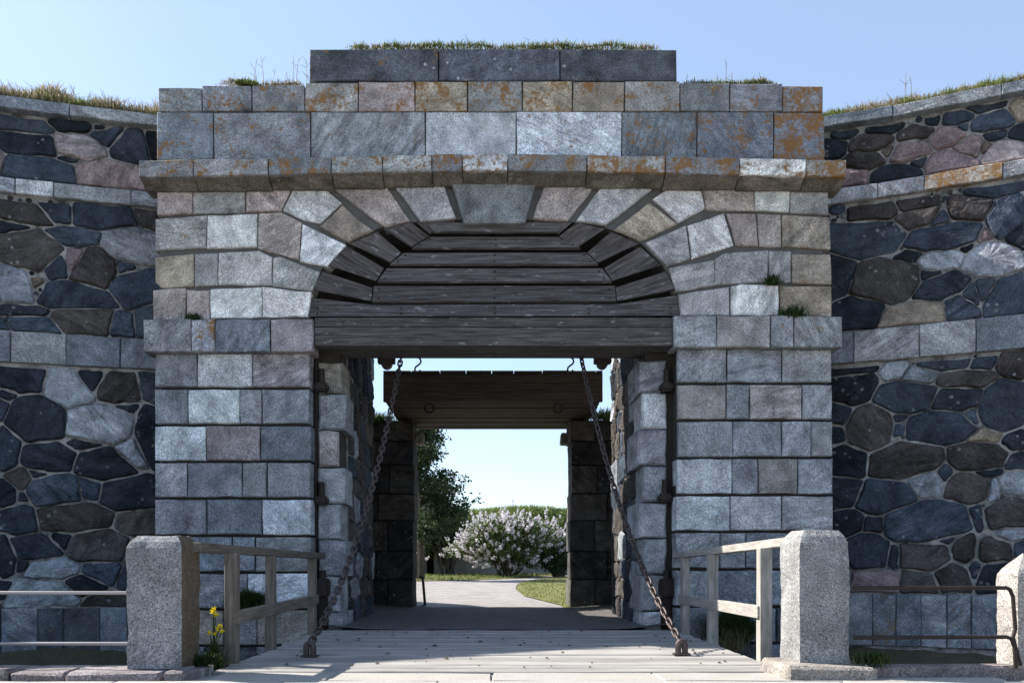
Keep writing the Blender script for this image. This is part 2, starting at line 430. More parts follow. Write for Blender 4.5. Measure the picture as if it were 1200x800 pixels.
# right
rows(A, 408, 449.5, [794, 852, 916.5, 975], 'GGG', gy=2.5)
rows(A, 449.5, 492.5, [794, 851, 878.5, 940, 975.5], 'PGPG', gy=2.5)
rows(A, 492.5, 536.5, [794, 859, 916, 951, 976], 'GGGG', gy=2.5)
rows(A, 536.5, 580, [793, 858, 888.5, 935, 976], 'LGPG', gy=2.5)
rows(A, 580, 623, [792, 856, 916, 977], 'LLG', gy=2.5)
rows(A, 623, 667, [792, 844, 874, 930, 977], 'GGBG', gy=2.5)
rows(A, 667, 711, [792, 838, 899, 977], 'GBB', gy=2.5)
rows(A, 711, 754, [792, 850, 910, 977], 'BBD', gy=2.5)
rows(A, 754, 798, [792, 830, 900, 977], 'BDB', gy=2.5)
rows(A, 798, 858, [792, 860, 920, 977], 'BDD', gy=2.5)
# imposts
IB = 'impost_block'
rows(IB, 374, 412.5, [167, 224, 251.5, 316.5, 367], 'GGBP', [.28, .62, .05, 0], Y=-.13, depth=.42, gy=.5, tilt=-.7)
rows(IB, 369.5, 406.5, [789.5, 840, 903.5, 930.5, 988], 'GPGG', [0, 0, .45, .42], Y=-.13, depth=.42, gy=.5, tilt=.4)
# arch courses
arch = [
 ([(184,217),(225,216),(225,249),(184,251)],'P',.1), ([(226.5,215),(287,213),(287,248),(226.5,249)],'G',.1), ([(288.5,213),(345,212),(329,246),(288.5,247)],'P',0),
 ([(182,257),(242,253.5),(240.5,289),(182,293)],'G',.42), ([(243.5,253),(301,251.5),(300,288.5),(242,290)],'L',.05), ([(303,250.5),(329,249),(352.5,261.5),(350,303),(301.5,290)],'P',0),
 ([(354.5,263),(405,288),(383,311),(351.5,305)],'L',0),
 ([(181,302),(226,298),(226,334),(190,336),(182,330)],'T',.34), ([(228,298),(254,297),(254,333),(227.5,334)],'G',.2), ([(256,296.5),(303,294.5),(318,302),(318,333),(256,332)],'L',0), ([(320,303),(327,301),(374,319),(366,340),(319.5,334)],'G',0),
 ([(180,341),(217,338),(217,374),(180,376)],'P',.3), ([(218.5,340),(245,341),(245,373.5),(218.5,373.5)],'P',.25), ([(247,340),(306,337),(306,371),(247,372.5)],'L',0), ([(307.5,337),(364,343),(360,370),(307.5,371)],'L',0),
 ([(926.5,214),(971,214),(971,250),(926.5,248)],'G',.25), ([(884.5,212),(925,212.5),(925,247),(885.5,246)],'L',0), ([(821,210),(883,211),(884,246),(828,245)],'P',0),
 ([(917,252.5),(972,255),(973,291),(917.5,288)],'T',.42), ([(888,251.5),(915.5,252),(915.5,288),(891,287.5)],'P',.1), ([(852,250.5),(886,251),(889,287),(863,286.5)],'P',0), ([(806,264.5),(848,250.5),(860,286),(811,302)],'L',0), ([(757,285.5),(803.5,265),(808.5,301.5),(782,311)],'G',0),
 ([(928.5,298),(973,299),(974,332),(928.5,330.5)],'T',.46), ([(901.5,294.5),(927,295),(927,330),(901.5,329.5)],'G',0), ([(838,304),(850,297),(900,294),(900,328.5),(838,333)],'G',0), ([(784,315),(836.5,305.5),(837,333.5),(793,340.5)],'G',0),
 ([(914,336),(974,337),(974,370.5),(916,369)],'T',.35), ([(857,336.5),(870,333.5),(912,335),(912,368.5),(857,368.5)],'L',0), ([(796,346),(854,337),(855,368.5),(798,368.5)],'G',.2)]
def grow(q, d):
    cx_ = sum(a for a, b in q) / len(q); cy_ = sum(b for a, b in q) / len(q)
    return [(a + (d * .35 if a > cx_ else -d * .35), b + (d if b > cy_ else -d)) for a, b in q]
for q, t, l in arch: fb(A, grow(q, 1.0), t, l)
vous = [([(347.5,212),(369,212.5),(399,237.5),(374,261),(356,257),(332,247)],'L',0), ([(402.5,240),(436,270),(407.5,283.5),(375,265.5)],'T',0), ([(377.5,211),(446,209.5),(480.5,259.5),(450,266)],'P',0), ([(457.5,209),(516.5,208.5),(533,256),(494,259)],'G',0),
 ([(641,208.5),(703,208.5),(665,258.5),(625.5,256)],'P',0), ([(714,208.5),(778,210),(711,263.5),(676,259)],'L',.1), ([(766.5,232.5),(800,211),(818,210.5),(826,244.5),(796,260.5)],'L',0), ([(759,237),(793,262.5),(752,282.5),(721,269)],'T',0)]
for q, t, l in vous: fb('voussoir', [(a + .22 * (1.4 if a > sum(z_[0] for z_ in q) / len(q) else -1.4) * 4, b) for a, b in q], t, l, bevel=.016)
fb('keystone', [(526, 201.5), (633, 200.5), (615.5, 260.5), (543.5, 262)], 'B', .3, Y=-.07, depth=.4, bevel=.016)
# cornice: slabs with a sloped soffit
ce = [162, 226, 314, 388, 448, 506, 542, 595, 688, 780, 867, 945, 993]
cl = [.5, .45, .55, .5, .52, .52, .62, .42, .74, .62, .5, .7]
for i in range(len(ce) - 1):
    a, b = ce[i] + .5, ce[i + 1] - .5
    yf = lambda x_: 188 - 8.0 * math.exp(-((x_ - 590) / 270) ** 2)
    ya_, ym = yf(a), yf(b); yb = ym + 19.5
    fb('cornice_block', [(a, ya_), (b, ym), (b, yb), (a, ya_ + 19.5)], 'BGBGGBLBGBLG'[i], min(1, cl[i] + .12), Y=-.31, depth=.62, bevel=.012, proud=rng.uniform(-.004, .004))
    # bed mould under each slab, its colour darkened with the soffit's shade
    p0, p1 = at(a, max(yb, ya_ + 19.5) - .2, -.29), at(b, max(yb, ya_ + 19.5) - .2, -.29)
    z0 = p0.z + .012; zb = z0 - .11
    mk('cornice_moulding', [(p0.x, -.275, z0), (p1.x, -.275, z0), (p1.x, -.05, zb), (p0.x, -.05, zb), (p0.x, .2, zb), (p1.x, .2, zb), (p0.x, .2, z0), (p1.x, .2, z0)],
       [(0, 1, 2, 3), (3, 2, 5, 4), (4, 5, 7, 6), (6, 7, 1, 0), (0, 3, 4, 6), (1, 7, 5, 2)], M_ash, gate, jit((.13, .115, .095), .1, .0))
AB = 'attic_block'
ae = [183, 250, 364, 498.5, 605, 728.5, 817, 907, 967]
for i, (t, l) in enumerate(zip('BGGLLBBB', (.6, .5, .4, .3, .42, .6, .62, .84))):
    fb(AB, [(ae[i] + .6, 131.5), (ae[i + 1] - .6, 131.5), (ae[i + 1] - .6, 187), (ae[i] + .6, 187)], t, l, depth=.5, step=.5, bevel=.01)
be = [185, 237, 295, 357, 420, 486, 548, 612, 671, 732, 797, 855, 917, 965]
for i, (t, l) in enumerate(zip('BBBGPTGTTGBBB', (.52, .6, .58, .66, .62, .68, .66, .68, .52, .6, .5, .58, .8))):
    tp = [103, 101, 99.5, 97, 96, 95.5, 95.5, 95.5, 95.5, 96, 97.5, 99, 101][i]
    fb(AB, [(be[i] + .5, tp), (be[i + 1] - .5, tp), (be[i + 1] - .5, 130.4), (be[i] + .5, 130.4)], t, l, depth=.5, step=.4, bevel=.01)
for a, b in ((362.5, 513.5), (514.5, 655.5), (656.5, 793)):
    fb('coping_slab', [(a, 57.5), (b, 57.5), (b, 94.3), (a, 94.3)], 'D', .3, Y=.03, depth=1.5, step=.6, bevel=.012, mat=M_slab)
# quoins lining the opening, set back behind the drawbridge rebate
qy = [423, 461, 504, 547, 590, 632, 675, 717, 742]
for sgn in (-1, 1):
    for i in range(8):
        fx = [176, 172, 180, 173, 178, 173, 179, 175][i] if sgn < 0 else [172, 176, 170, 177, 172, 178, 174, 178][i]
        dy = 0 if sgn < 0 else -1.5
        xa, xb = CX + sgn * 204.5, CX + sgn * fx
        dep = [1.0, .72, 1.0, .68, 1.05, .75, 1.0, .9][i]
        a, b = (xa, xb) if sgn < 0 else (xb, xa)
        fb('quoin_block', [(a, qy[i] + .8 + dy), (b, qy[i] + .8 + dy), (b, qy[i + 1] - .6 + dy), (a, qy[i + 1] - .6 + dy)], 'TGPGGGGG'[i] if sgn < 0 else 'GLGGGGGL'[i], 0, Y=.3, depth=dep, bevel=.03, amp=.012)
# masonry behind the dressed face
s = NT('joint_stone'); p = s.pos(); s.base(s.mix(s.noise(p, 6, 4), (.06, .058, .054), (.15, .146, .138))); s.bump(s.noise(p, 30, 5, .7), .8, .02); M_joint = s.m
def ext(name, px, Y0, Y1, mat, parent):
    q0 = [at(a, b, Y0) for a, b in px]; q1 = [Vector((p.x, Y1, p.z)) for p in q0]; n = len(px)
    bm = bmesh.new()
    va = [bm.verts.new(p) for p in q0]; vb = [bm.verts.new(p) for p in q1]
    bm.faces.new(va); bm.faces.new(vb[::-1])
    for i in range(n): bm.faces.new((va[i], va[(i + 1) % n], vb[(i + 1) % n], vb[i]))
    bm.normal_update()
    bmesh.ops.triangulate(bm, faces=[f for f in bm.faces if len(f.verts) > 4])
    return frombm(name, bm, mat, parent)
arcL = [(577, 258), (545, 257), (493, 259), (450, 265), (407, 283), (379, 311), (363, 340), (357, 372), (357, 410)]
ext('masonry_core', [(187, 410), (187, 109), (577, 109)] + arcL, .05, .75, M_joint, gate)
ext('masonry_core', [(1154 - a + 2, b) for a, b in ([(192, 406), (192, 109), (577, 109)] + arcL[:-1] + [(357, 406)])][::-1], .05, .75, M_joint, gate)
for sgn in (-1, 1):
    def bx(x0, x1, y0, y1, z0, z1): box('masonry_core', (min(sgn * x0, sgn * x1), y0, z0), (max(sgn * x0, sgn * x1), y1, z1), M_core, gate)
    bx(4.68, 2.60, .09, .38, -1.45, 3.98)
    bx(4.67, 2.21, .38, 3.5, -1.45, 4.9)
    bx(4.66, 2.64, .74, 2.6, 4.9, 7.45)
box('vault', (-2.64, .76, 4.88), (2.64, 2.6, 7.44), M_core, gate)

# boarded arch
ab = link('arch_boarding', None, gate, at(577, 330, .4))
def board(name, q, depth, mat, parent, axis=None, color=None):
    q = [Vector(p) for p in q]
    c = sum(q, Vector()) / len(q)
    xa = (axis if axis is not None else (q[1] - q[0])).normalized()
    nrm = (q[1] - q[0]).cross(q[2] - q[1]).normalized()
    if nrm.y > 0: nrm = -nrm
    if nrm.dot(xa) != 0: nrm = (nrm - xa * nrm.dot(xa)).normalized()
    za = -nrm; ya = za.cross(xa)
    rot = Matrix((xa, ya, za)).transposed()
    n = len(q); v = list(q) + [p - nrm * depth for p in q]
    bv = .006
    v2 = [p + (c - p).normalized() * bv for p in q]
    v = [p - nrm * bv for p in q] + [p - nrm * depth for p in q] + v2
    f = []
    for i in range(n):
        j = (i + 1) % n
        f += [(i, j, n + j, n + i), (2 * n + i, 2 * n + j, j, i)]
    f += [tuple(range(2 * n, 3 * n)), tuple(range(2 * n - 1, n - 1, -1))]
    return mk(name, v, f, mat, parent, color, loc=c, rot=rot)
def hb(px, ys, **k): return board('plank', [at(a, b, y) for (a, b), y in zip(px, ys)], .05, M_dark, ab, **k)
X1 = Vector((1, 0, 0))
yt, yb_ = .15, .09
hb([(500, 261), (662, 260), (654, 271.5), (508, 271.5)], (.05, .05, .03, .03), axis=X1)
hb([(504, 277.5), (657, 277.5), (680, 290), (483, 290)], (yt, yt, yb_, yb_), axis=X1)
hb([(473, 296), (687, 296), (701, 309), (457, 309)], (yt, yt, yb_, yb_), axis=X1)
hb([(453, 314.5), (706, 314.5), (717, 329.5), (442, 329.5)], (yt, yt, yb_, yb_), axis=X1)
hb([(438, 335), (721, 335), (722, 352.5), (436, 353.5)], (yt, yt, yb_, yb_), axis=X1)
hb([(362, 349), (436, 357.5), (724, 356.5), (795, 346), (797, 369.8), (360, 370.8)], (.06, .1, .1, .06, .03, .03), axis=X1)
side = [[(449, 268), (482, 261), (503, 277), (481, 290)], [(410, 285.5), (442, 271.5), (470, 296), (457, 308)], [(383, 310.5), (408, 289), (450, 314), (441, 329)], [(366, 339), (378, 318), (436.5, 337), (435, 352.5)]]
ysd = [(.02, .02, .13, .10)] * 4
for q, ys in zip(side, ysd):
    for m in (0, 1):
        qq = [((1158 - a) if m else a, b) for a, b in q]
        P = [at(a, b, y) for (a, b), y in zip(qq, ys)]
        board('plank', P, .05, M_dark, ab, axis=(P[2] - P[1]) if q[0][1] > 300 else (P[3] - P[0]))
for m in (0, 1):
    qq = [((1158 - a) if m else a, b) for a, b in [(488, 261), (499, 260.5), (508, 271), (504, 275)]]
    P = [at(a, b, y) for (a, b), y in zip(qq, (.02, .02, .1, .1))]; board('plank', P, .05, M_dark, ab, axis=P[3] - P[0])
bm = bmesh.new()
for q, ys in [(z_, (.46, .42)) for z_ in ([(504, 277.5), (657, 277.5), (680, 290), (483, 290)], [(473, 296), (687, 296), (701, 309), (457, 309)], [(453, 314.5), (706, 314.5), (717, 329.5), (442, 329.5)], [(438, 335), (721, 335), (722, 352.5), (436, 353.5)])]:
    ((ax, ay), (bx_, by), (cx_, cy_), (dx, dy)) = q
    yy = .145
    for fx in (.025, .5, .975):
        for fy in (.22, .78):
            px_ = (ax + (bx_ - ax) * fx) * (1 - fy) + (dx + (cx_ - dx) * fx) * fy
            c = at(px_, ay + (dy - ay) * fy, yy - .06 * fy - .004)
            bmesh.ops.create_icosphere(bm, subdivisions=1, radius=.014, matrix=Matrix.Translation(c) @ Matrix.Diagonal((1, .6, 1, 1)))
for fx in (372, 470, 580, 690, 786):
    for fy in (361, 367): bmesh.ops.create_icosphere(bm, subdivisions=1, radius=.014, matrix=Matrix.Translation(at(fx, fy, .03)))
o = frombm('nails', bm, M_iron, ab); o['kind'] = 'stuff'
# lintel: two baulks
for (y0, y1, Y) in ((372.3, 382.6, -.05), (383.4, 404.8, -.07)):
    q = [at(368.5, y0, Y), at(788.5, y0, Y), at(788.5, y1, Y), at(368.5, y1, Y)]
    board('lintel_beam', q, .74, M_dark, gate, axis=X1)
# iron on the jambs
def pintle(px, py, big=False):
    c = at(px, py, .26); bm = bmesh.new()
    if not big:
        bmesh.ops.create_cube(bm, size=1, matrix=Matrix.Translation(c + Vector((0, .0, -.10))) @ Matrix.Diagonal((.2, .22, .12, 1)))
        bmesh.ops.bevel(bm, geom=bm.edges[:], offset=.03, segments=2, affect='EDGES')
        bar(bm, c + Vector((0, -.02, -.06)), c + Vector((0, -.02, .16)), .045, 10)
    else:
        bmesh.ops.create_cube(bm, size=1, matrix=Matrix.Translation(c + Vector((0, 0, .05))) @ Matrix.Diagonal((.22, .24, .26, 1)))
        bmesh.ops.create_cube(bm, size=1, matrix=Matrix.Translation(c + Vector((0, .05, -.32))) @ Matrix.Diagonal((.16, .16, .5, 1)))
        bmesh.ops.bevel(bm, geom=bm.edges[:], offset=.025, segments=2, affect='EDGES')
        bar(bm, c + Vector((0, -.02, .15)), c + Vector((0, -.02, .3)), .05, 10)
    frombm('hinge_pintle', bm, M_iron, gate, loc=c)
for q in ((377, 446), (377, 578), (781, 446), (779, 575)): pintle(*q)
pintle(378, 692, True); pintle(781, 692, True)
bm = bmesh.new(); tube_path(bm, [at(376, 420, .27), at(371, 424, .27), at(370.5, 520, .27), at(369.5, 640, .27), at(369, 744, .27)], .022, 6)
frombm('iron_rod', bm, M_iron, gate)

# ------------------------------------------------------------------ rubble walls
def clip(poly, a, b, c):     # keep a*x + b*y <= c
    out = []
    for i in range(len(poly)):
        p, q = poly[i], poly[(i + 1) % len(poly)]
        dp, dq = a * p[0] + b * p[1] - c, a * q[0] + b * q[1] - c
        if dp <= 0: out.append(p)
        if (dp < 0 < dq) or (dq < 0 < dp):
            t = dp / (dp - dq); out.append((p[0] + t * (q[0] - p[0]), p[1] + t * (q[1] - p[1])))
    return out
def cells(seeds, bounds):
    """seeds: (u, z, halfwidth, halfheight, tone). Each pair of stones is parted by one straight joint set by both their extents."""
    u0, u1, z0, z1 = bounds; res = []
    for i, (cu, cz, hw, hh, t) in enumerate(seeds):
        m = 1.5
        poly = [(max(u0, cu - hw * m), max(z0, cz - hh * m)), (min(u1, cu + hw * m), max(z0, cz - hh * m)), (min(u1, cu + hw * m), min(z1, cz + hh * m)), (max(u0, cu - hw * m), min(z1, cz + hh * m))]
        # knock the corners off the reach
        for sx in (-1, 1):
            for sz in (-1, 1):
                k = rng.uniform(2.75, 3.4); poly = clip(poly, sx / hw, sz / hh, sx * cu / hw + sz * cz / hh + k)
        for j, (du, dz, gw, gh, _) in enumerate(seeds):
            if i == j: continue
            dx, dy = du - cu, dz - cz
            if abs(dx) > 2.2 * (hw + gw) or abs(dy) > 2.2 * (hh + gh): continue
            aw, ah = hw + gw, hh + gh
            nx, ny = dx / aw ** 2, dy / ah ** 2; L = math.hypot(nx, ny)
            if L < 1e-9: continue
            nx /= L; ny /= L
            si = math.hypot(hw * nx, hh * ny); sj = math.hypot(gw * nx, gh * ny)
            D = dx * nx + dy * ny; off = D * si / (si + sj)
            poly = clip(poly, nx, ny, nx * cu + ny * cz + off)
            if len(poly) < 3: break
        if len(poly) >= 3: res.append((poly, t))
    return res
def area(p): return .5 * abs(sum(p[i][0] * p[(i + 1) % len(p)][1] - p[(i + 1) % len(p)][0] * p[i][1] for i in range(len(p))))
def rubble_stone(poly, surf, parent, tone, gap, bulge, name='stone', pal=RUB):
    """surf(u, z, off) gives the 3D point"""
    A_ = area(poly)
    if A_ < .0012: return
    # smooth the outline: resample with rounded corners
    pts = []
    n = len(poly)
    for i in range(n):
        a, b = poly[i], poly[(i + 1) % n]
        L = math.hypot(b[0] - a[0], b[1] - a[1])
        if L < .022: continue
        r = min(.3, .028 / L)
        pts.append((a[0] + (b[0] - a[0]) * r, a[1] + (b[1] - a[1]) * r))
        m_ = 0 if L < .14 else 1 if L < .3 else 2
        for q_ in range(m_):
            t_ = (q_ + 1) / (m_ + 1) + rng.uniform(-.1, .1); o_ = rng.uniform(-.015, .010) * min(1, L / .35)
            pts.append((a[0] + (b[0] - a[0]) * t_ + (b[1] - a[1]) / L * o_, a[1] + (b[1] - a[1]) * t_ - (b[0] - a[0]) / L * o_))
        pts.append((a[0] + (b[0] - a[0]) * (1 - r), a[1] + (b[1] - a[1]) * (1 - r)))
    if len(pts) < 3: return
    cu = sum(p[0] for p in pts) / len(pts); cz = sum(p[1] for p in pts) / len(pts)
    size = math.sqrt(A_)
    def ins(p, d):
        L = math.hypot(p[0] - cu, p[1] - cz)
        k = max(.25, 1 - d / max(L, 1e-5)); return (cu + (p[0] - cu) * k, cz + (p[1] - cz) * k)
    gap *= rng.uniform(.25, 1.05)
    pts = [ins(p, gap * rng.uniform(.7, 1.35)) for p in pts]
    N = len(pts); v, f = [], []
    tu, tz = rng.uniform(-.08, .08), rng.uniform(-.10, .06)
    bl = bulge * rng.uniform(.6, 1.3) * min(1.2, size / .4 + .3)
    ring = lambda d, off, jj: [surf(q[0], q[1], (off if off < 0 else max(.007, off + (q[0] - cu) * tu + (q[1] - cz) * tz + rng.uniform(-jj, jj)))) for q in [ins(p, d) for p in pts]]
    v += ring(0, -.05, 0) + ring(.002, bl * .35, .008) + ring(.014 + .03 * size, bl * .9, .012) + ring(.22 * size + rng.uniform(-.02, .03), bl, .008)
    for k in range(3):
        for i in range(N):
            j = (i + 1) % N; f.append((k * N + i, k * N + j, (k + 1) * N + j, (k + 1) * N + i))
    ou, oz = rng.uniform(-.12, .12) * size, rng.uniform(-.12, .12) * size
    v.append(surf(cu + ou, cz + oz, bl * rng.uniform(.85, 1.25)))
    for i in range(N): f.append((3 * N + i, 3 * N + (i + 1) % N, 4 * N))
    return mk(name, v, f, M_rub, parent, jit(pal[tone], .28, 0), smooth=False)
def pdist(p, poly):
    best = 1e9; ins_ = False
    for i in range(len(poly)):
        a, b = poly[i], poly[i - 1]
        dx, dy = b[0] - a[0], b[1] - a[1]; L2 = dx * dx + dy * dy + 1e-12
        t = max(0, min(1, ((p[0] - a[0]) * dx + (p[1] - a[1]) * dy) / L2))
        best = min(best, math.hypot(a[0] + t * dx - p[0], a[1] + t * dy - p[1]))
        if (a[1] > p[1]) != (b[1] > p[1]) and p[0] < dx * (p[1] - a[1]) / (dy + 1e-12) + a[0]: ins_ = not ins_
    return -best if ins_ else best
def fillers(cs, bounds, tries, most):
    """small pinning stones pushed into the mortar where the big ones leave room"""
    out = []; polys = [c for c, _ in cs]
    for _ in range(tries):
        p = (rng.uniform(bounds[0], bounds[1]), rng.uniform(bounds[2], bounds[3]))
        d = min(pdist(p, q) for q in polys)
        if d < .016: continue
        r = min(d + .012, .10); k = rng.randint(4, 6); a0 = rng.random() * 6; st = rng.uniform(.8, 1.5)
        q = [(p[0] + r * st * math.cos(a0 + 2 * math.pi * i / k) * rng.uniform(.8, 1.1), p[1] + r * math.sin(a0 + 2 * math.pi * i / k) * rng.uniform(.8, 1.1)) for i in range(k)]
        out.append((q, rng.choice('kbbng'))); polys.append(q)
        if len(out) >= most: break
    return out
class Line:
    def __init__(s, pts, flip=1):
        s.p = [Vector((a, b)) for a, b in pts]; s.flip = flip
        s.L = [0]
        for i in range(len(s.p) - 1): s.L.append(s.L[-1] + (s.p[i + 1] - s.p[i]).length)
    def seg(s, u):
        for i in range(len(s.L) - 2):
            if u < s.L[i + 1]: return i
        return len(s.L) - 2
    def base(s, u):
        i = s.seg(u); t = (u - s.L[i]) / (s.L[i + 1] - s.L[i]); return s.p[i].lerp(s.p[i + 1], t)
    def nrm(s, u):
        def nn(i): d = (s.p[i + 1] - s.p[i]).normalized(); return Vector((d.y, -d.x)) * s.flip
        i = s.seg(u); return nn(i)
    def surf(s, u, z, off):
        b = s.base(u); n = s.nrm(u); return Vector((b.x + n.x * off, b.y + n.y * off, z))
    def frompx(s, px):
        k = (px - CX) / F
        for i in range(len(s.p) - 1):
            a, b = s.p[i], s.p[i + 1]; d = b - a
            den = d.x - k * d.y
            if abs(den) < 1e-9: continue
            t = (k * (a.y - CY) - a.x) / den
            if -1e-6 <= t <= 1 + 1e-6 or (i == 0 and t < 0) or (i == len(s.p) - 2 and t > 1): 
                return s.L[i] + t * (s.L[i + 1] - s.L[i])
        return None
    def zof(s, px, py):
        u = s.frompx(px); return u, EYE + (HZ - py) * (s.base(u).y - CY) / F

SL_up = [(30,149,56,14,'b'),(84,150,38,12,'k'),(117,151,10,6,'k'),(34,170,66,26,'k'),(93,174,58,32,'P'),(124,160,32,20,'b'),(152,174,44,34,'b'),(178,168,10,28,'k'),(43,198,84,30,'b'),(134,206,82,34,'p'),(80,187,22,6,'k'),(-2,190,14,24,'p'),(-20,165,30,26,'b'),(-32,196,34,26,'n')]
SL_mid = [(30,252,62,20,'n'),(68,251,34,16,'b'),(122,256,74,22,'b'),(174,257,26,20,'n'),(8,266,40,12,'k'),(36,296,78,52,'n'),(88,279,50,18,'b'),(154,290,60,44,'g'),(112,316,58,44,'n'),(66,315,24,24,'b'),(146,314,20,16,'b'),(22,332,56,46,'g'),(40,330,18,12,'t'),(90,348,82,34,'b'),(157,335,56,44,'b'),(26,364,58,12,'k'),(38,382,60,20,'b'),(100,377,74,36,'n'),(143,383,28,30,'b'),(172,380,26,36,'b'),(4,384,14,16,'b'),(-26,258,44,26,'k'),(-28,300,48,44,'b'),(-28,345,46,36,'n'),(-24,378,40,24,'k'),(86,303,16,20,'p')]
SL_low = [(25,449,54,26,'k'),(83,456,60,40,'g'),(106,447,20,18,'k'),(140,458,54,32,'n'),(174,455,20,28,'b'),(8,464,18,12,'k'),(40,491,78,54,'k'),(118,496,82,44,'g'),(3,478,16,24,'b'),(150,478,24,10,'k'),(170,508,24,60,'k'),(10,526,28,50,'b'),(57,536,60,36,'k'),(98,521,34,10,'k'),(126,545,68,40,'k'),(155,530,28,28,'g'),(22,561,32,24,'n'),(9,578,24,34,'k'),(63,574,64,38,'b'),(107,573,26,22,'b'),(150,577,70,40,'k'),(45,556,18,8,'k'),(26,582,12,12,'k'),(20,608,50,32,'b'),(85,606,88,34,'n'),(162,612,48,28,'n'),(42,642,62,28,'k'),(115,641,70,38,'n'),(73,633,18,16,'k'),(6,652,26,44,'k'),(62,667,62,26,'g'),(27,662,12,12,'k'),(118,670,42,26,'b'),(98,684,42,22,'k'),(148,680,16,24,'b'),(45,694,92,34,'g'),(132,703,52,18,'n'),(167,690,36,40,'k'),(165,650,34,34,'n'),(4,690,18,18,'k'),(-30,455,50,36,'n'),(-28,500,44,44,'b'),(-30,545,50,36,'k'),(-28,590,46,44,'b'),(-30,635,50,36,'n'),(-30,680,50,40,'k')]
SR_up = [(990,160,24,10,'k'),(1037,154,32,9,'k'),(982,173,24,20,'k'),(1020,169,54,26,'n'),(1073,158,46,18,'n'),(1066,177,48,26,'p'),(1111,160,46,26,'p'),(1124,140,40,18,'b'),(1163,142,56,26,'b'),(1138,172,42,28,'p'),(1155,128,36,10,'k'),(1195,130,26,20,'t'),(1129,149,14,10,'b'),(1094,144,16,10,'k'),(1013,188,42,26,'n'),(1050,205,62,24,'k'),(1114,194,60,38,'p'),(996,211,44,26,'p'),(1177,182,52,36,'P'),(1166,160,28,12,'k'),(1192,157,24,18,'k'),(1076,192,16,10,'k'),(1040,177,16,12,'t'),(1154,172,12,14,'t'),(1222,150,34,30,'n'),(1230,185,40,30,'b')]
SR_mid = [(1027,252,48,18,'n'),(1074,242,38,13,'n'),(1074,255,52,24,'n'),(1102,257,18,14,'b'),(1138,245,46,28,'n'),(1167,226,54,12,'b'),(1180,256,46,48,'b'),(1016,278,88,46,'b'),(1108,278,92,34,'b'),(1154,276,14,14,'p'),(1196,278,30,26,'k'),(1066,301,28,14,'k'),(1102,305,54,24,'g'),(1162,304,68,40,'g'),(1132,292,14,10,'k'),(1038,329,92,52,'n'),(982,325,40,44,'k'),(1105,336,64,32,'b'),(1003,368,58,40,'k'),(1073,370,76,30,'t'),(1126,362,42,42,'b'),(1152,338,22,22,'b'),(1178,352,50,50,'b'),(1138,345,22,24,'b'),(1088,322,22,10,'k'),(1222,240,38,30,'n'),(1226,290,44,40,'b'),(1222,340,36,44,'k')]
SR_low = [(998,436,44,7,'k'),(1047,437,26,18,'g'),(1078,441,40,18,'g'),(1112,429,54,10,'b'),(1150,427,28,12,'b'),(1187,430,36,28,'n'),(1001,457,50,36,'k'),(1059,464,74,38,'b'),(1122,467,56,30,'k'),(1134,445,68,22,'n'),(1176,474,56,60,'b'),(985,486,24,24,'k'),(1019,500,60,54,'n'),(1102,501,82,36,'b'),(1054,490,14,8,'b'),(1054,503,14,12,'b'),(1139,487,12,16,'b'),(1156,511,32,14,'t'),(1190,517,30,24,'k'),(983,508,16,18,'k'),(996,541,40,32,'k'),(1062,540,90,40,'n'),(1145,535,72,32,'n'),(1107,553,14,20,'b'),(1087,567,36,28,'g'),(1133,571,50,34,'n'),(1160,554,28,8,'k'),(1192,541,24,24,'b'),(1165,576,11,24,'g'),(1192,563,34,28,'g'),(986,577,46,30,'k'),(1035,582,66,34,'b'),(1089,614,112,50,'b'),(994,612,32,26,'k'),(1024,615,22,16,'k'),(1180,602,54,34,'n'),(1145,606,14,26,'b'),(1018,646,52,40,'b'),(1083,652,60,34,'n'),(1129,643,32,36,'n'),(1165,645,42,30,'n'),(1110,633,16,8,'b'),(1187,627,32,14,'g'),(1197,643,18,20,'b'),(1024,683,58,32,'p'),(1075,684,38,32,'n'),(1116,674,40,32,'n'),(1171,674,48,32,'k'),(1047,652,12,26,'b'),(1142,666,14,18,'b'),(1226,440,40,36,'k'),(1228,490,44,44,'n'),(1226,540,40,36,'b'),(1228,590,44,44,'b'),(1226,640,36,38,'n'),(1226,682,44,32,'k'),(984,676,20,40,'k')]
WL = Line([(-4.3, 1.08), (-5.1, .9), (-6.1, .66), (-7.14, .38), (-8.3, -.25), (-9.4, -.95), (-10.7, -1.7), (-16.0, -4.4)], flip=-1)
WR = Line([(4.3, 1.22), (5.15, .95), (5.9, .66), (6.7, .30), (7.45, -.04), (10.0, -1.25), (14.0, -3.6)], flip=1)
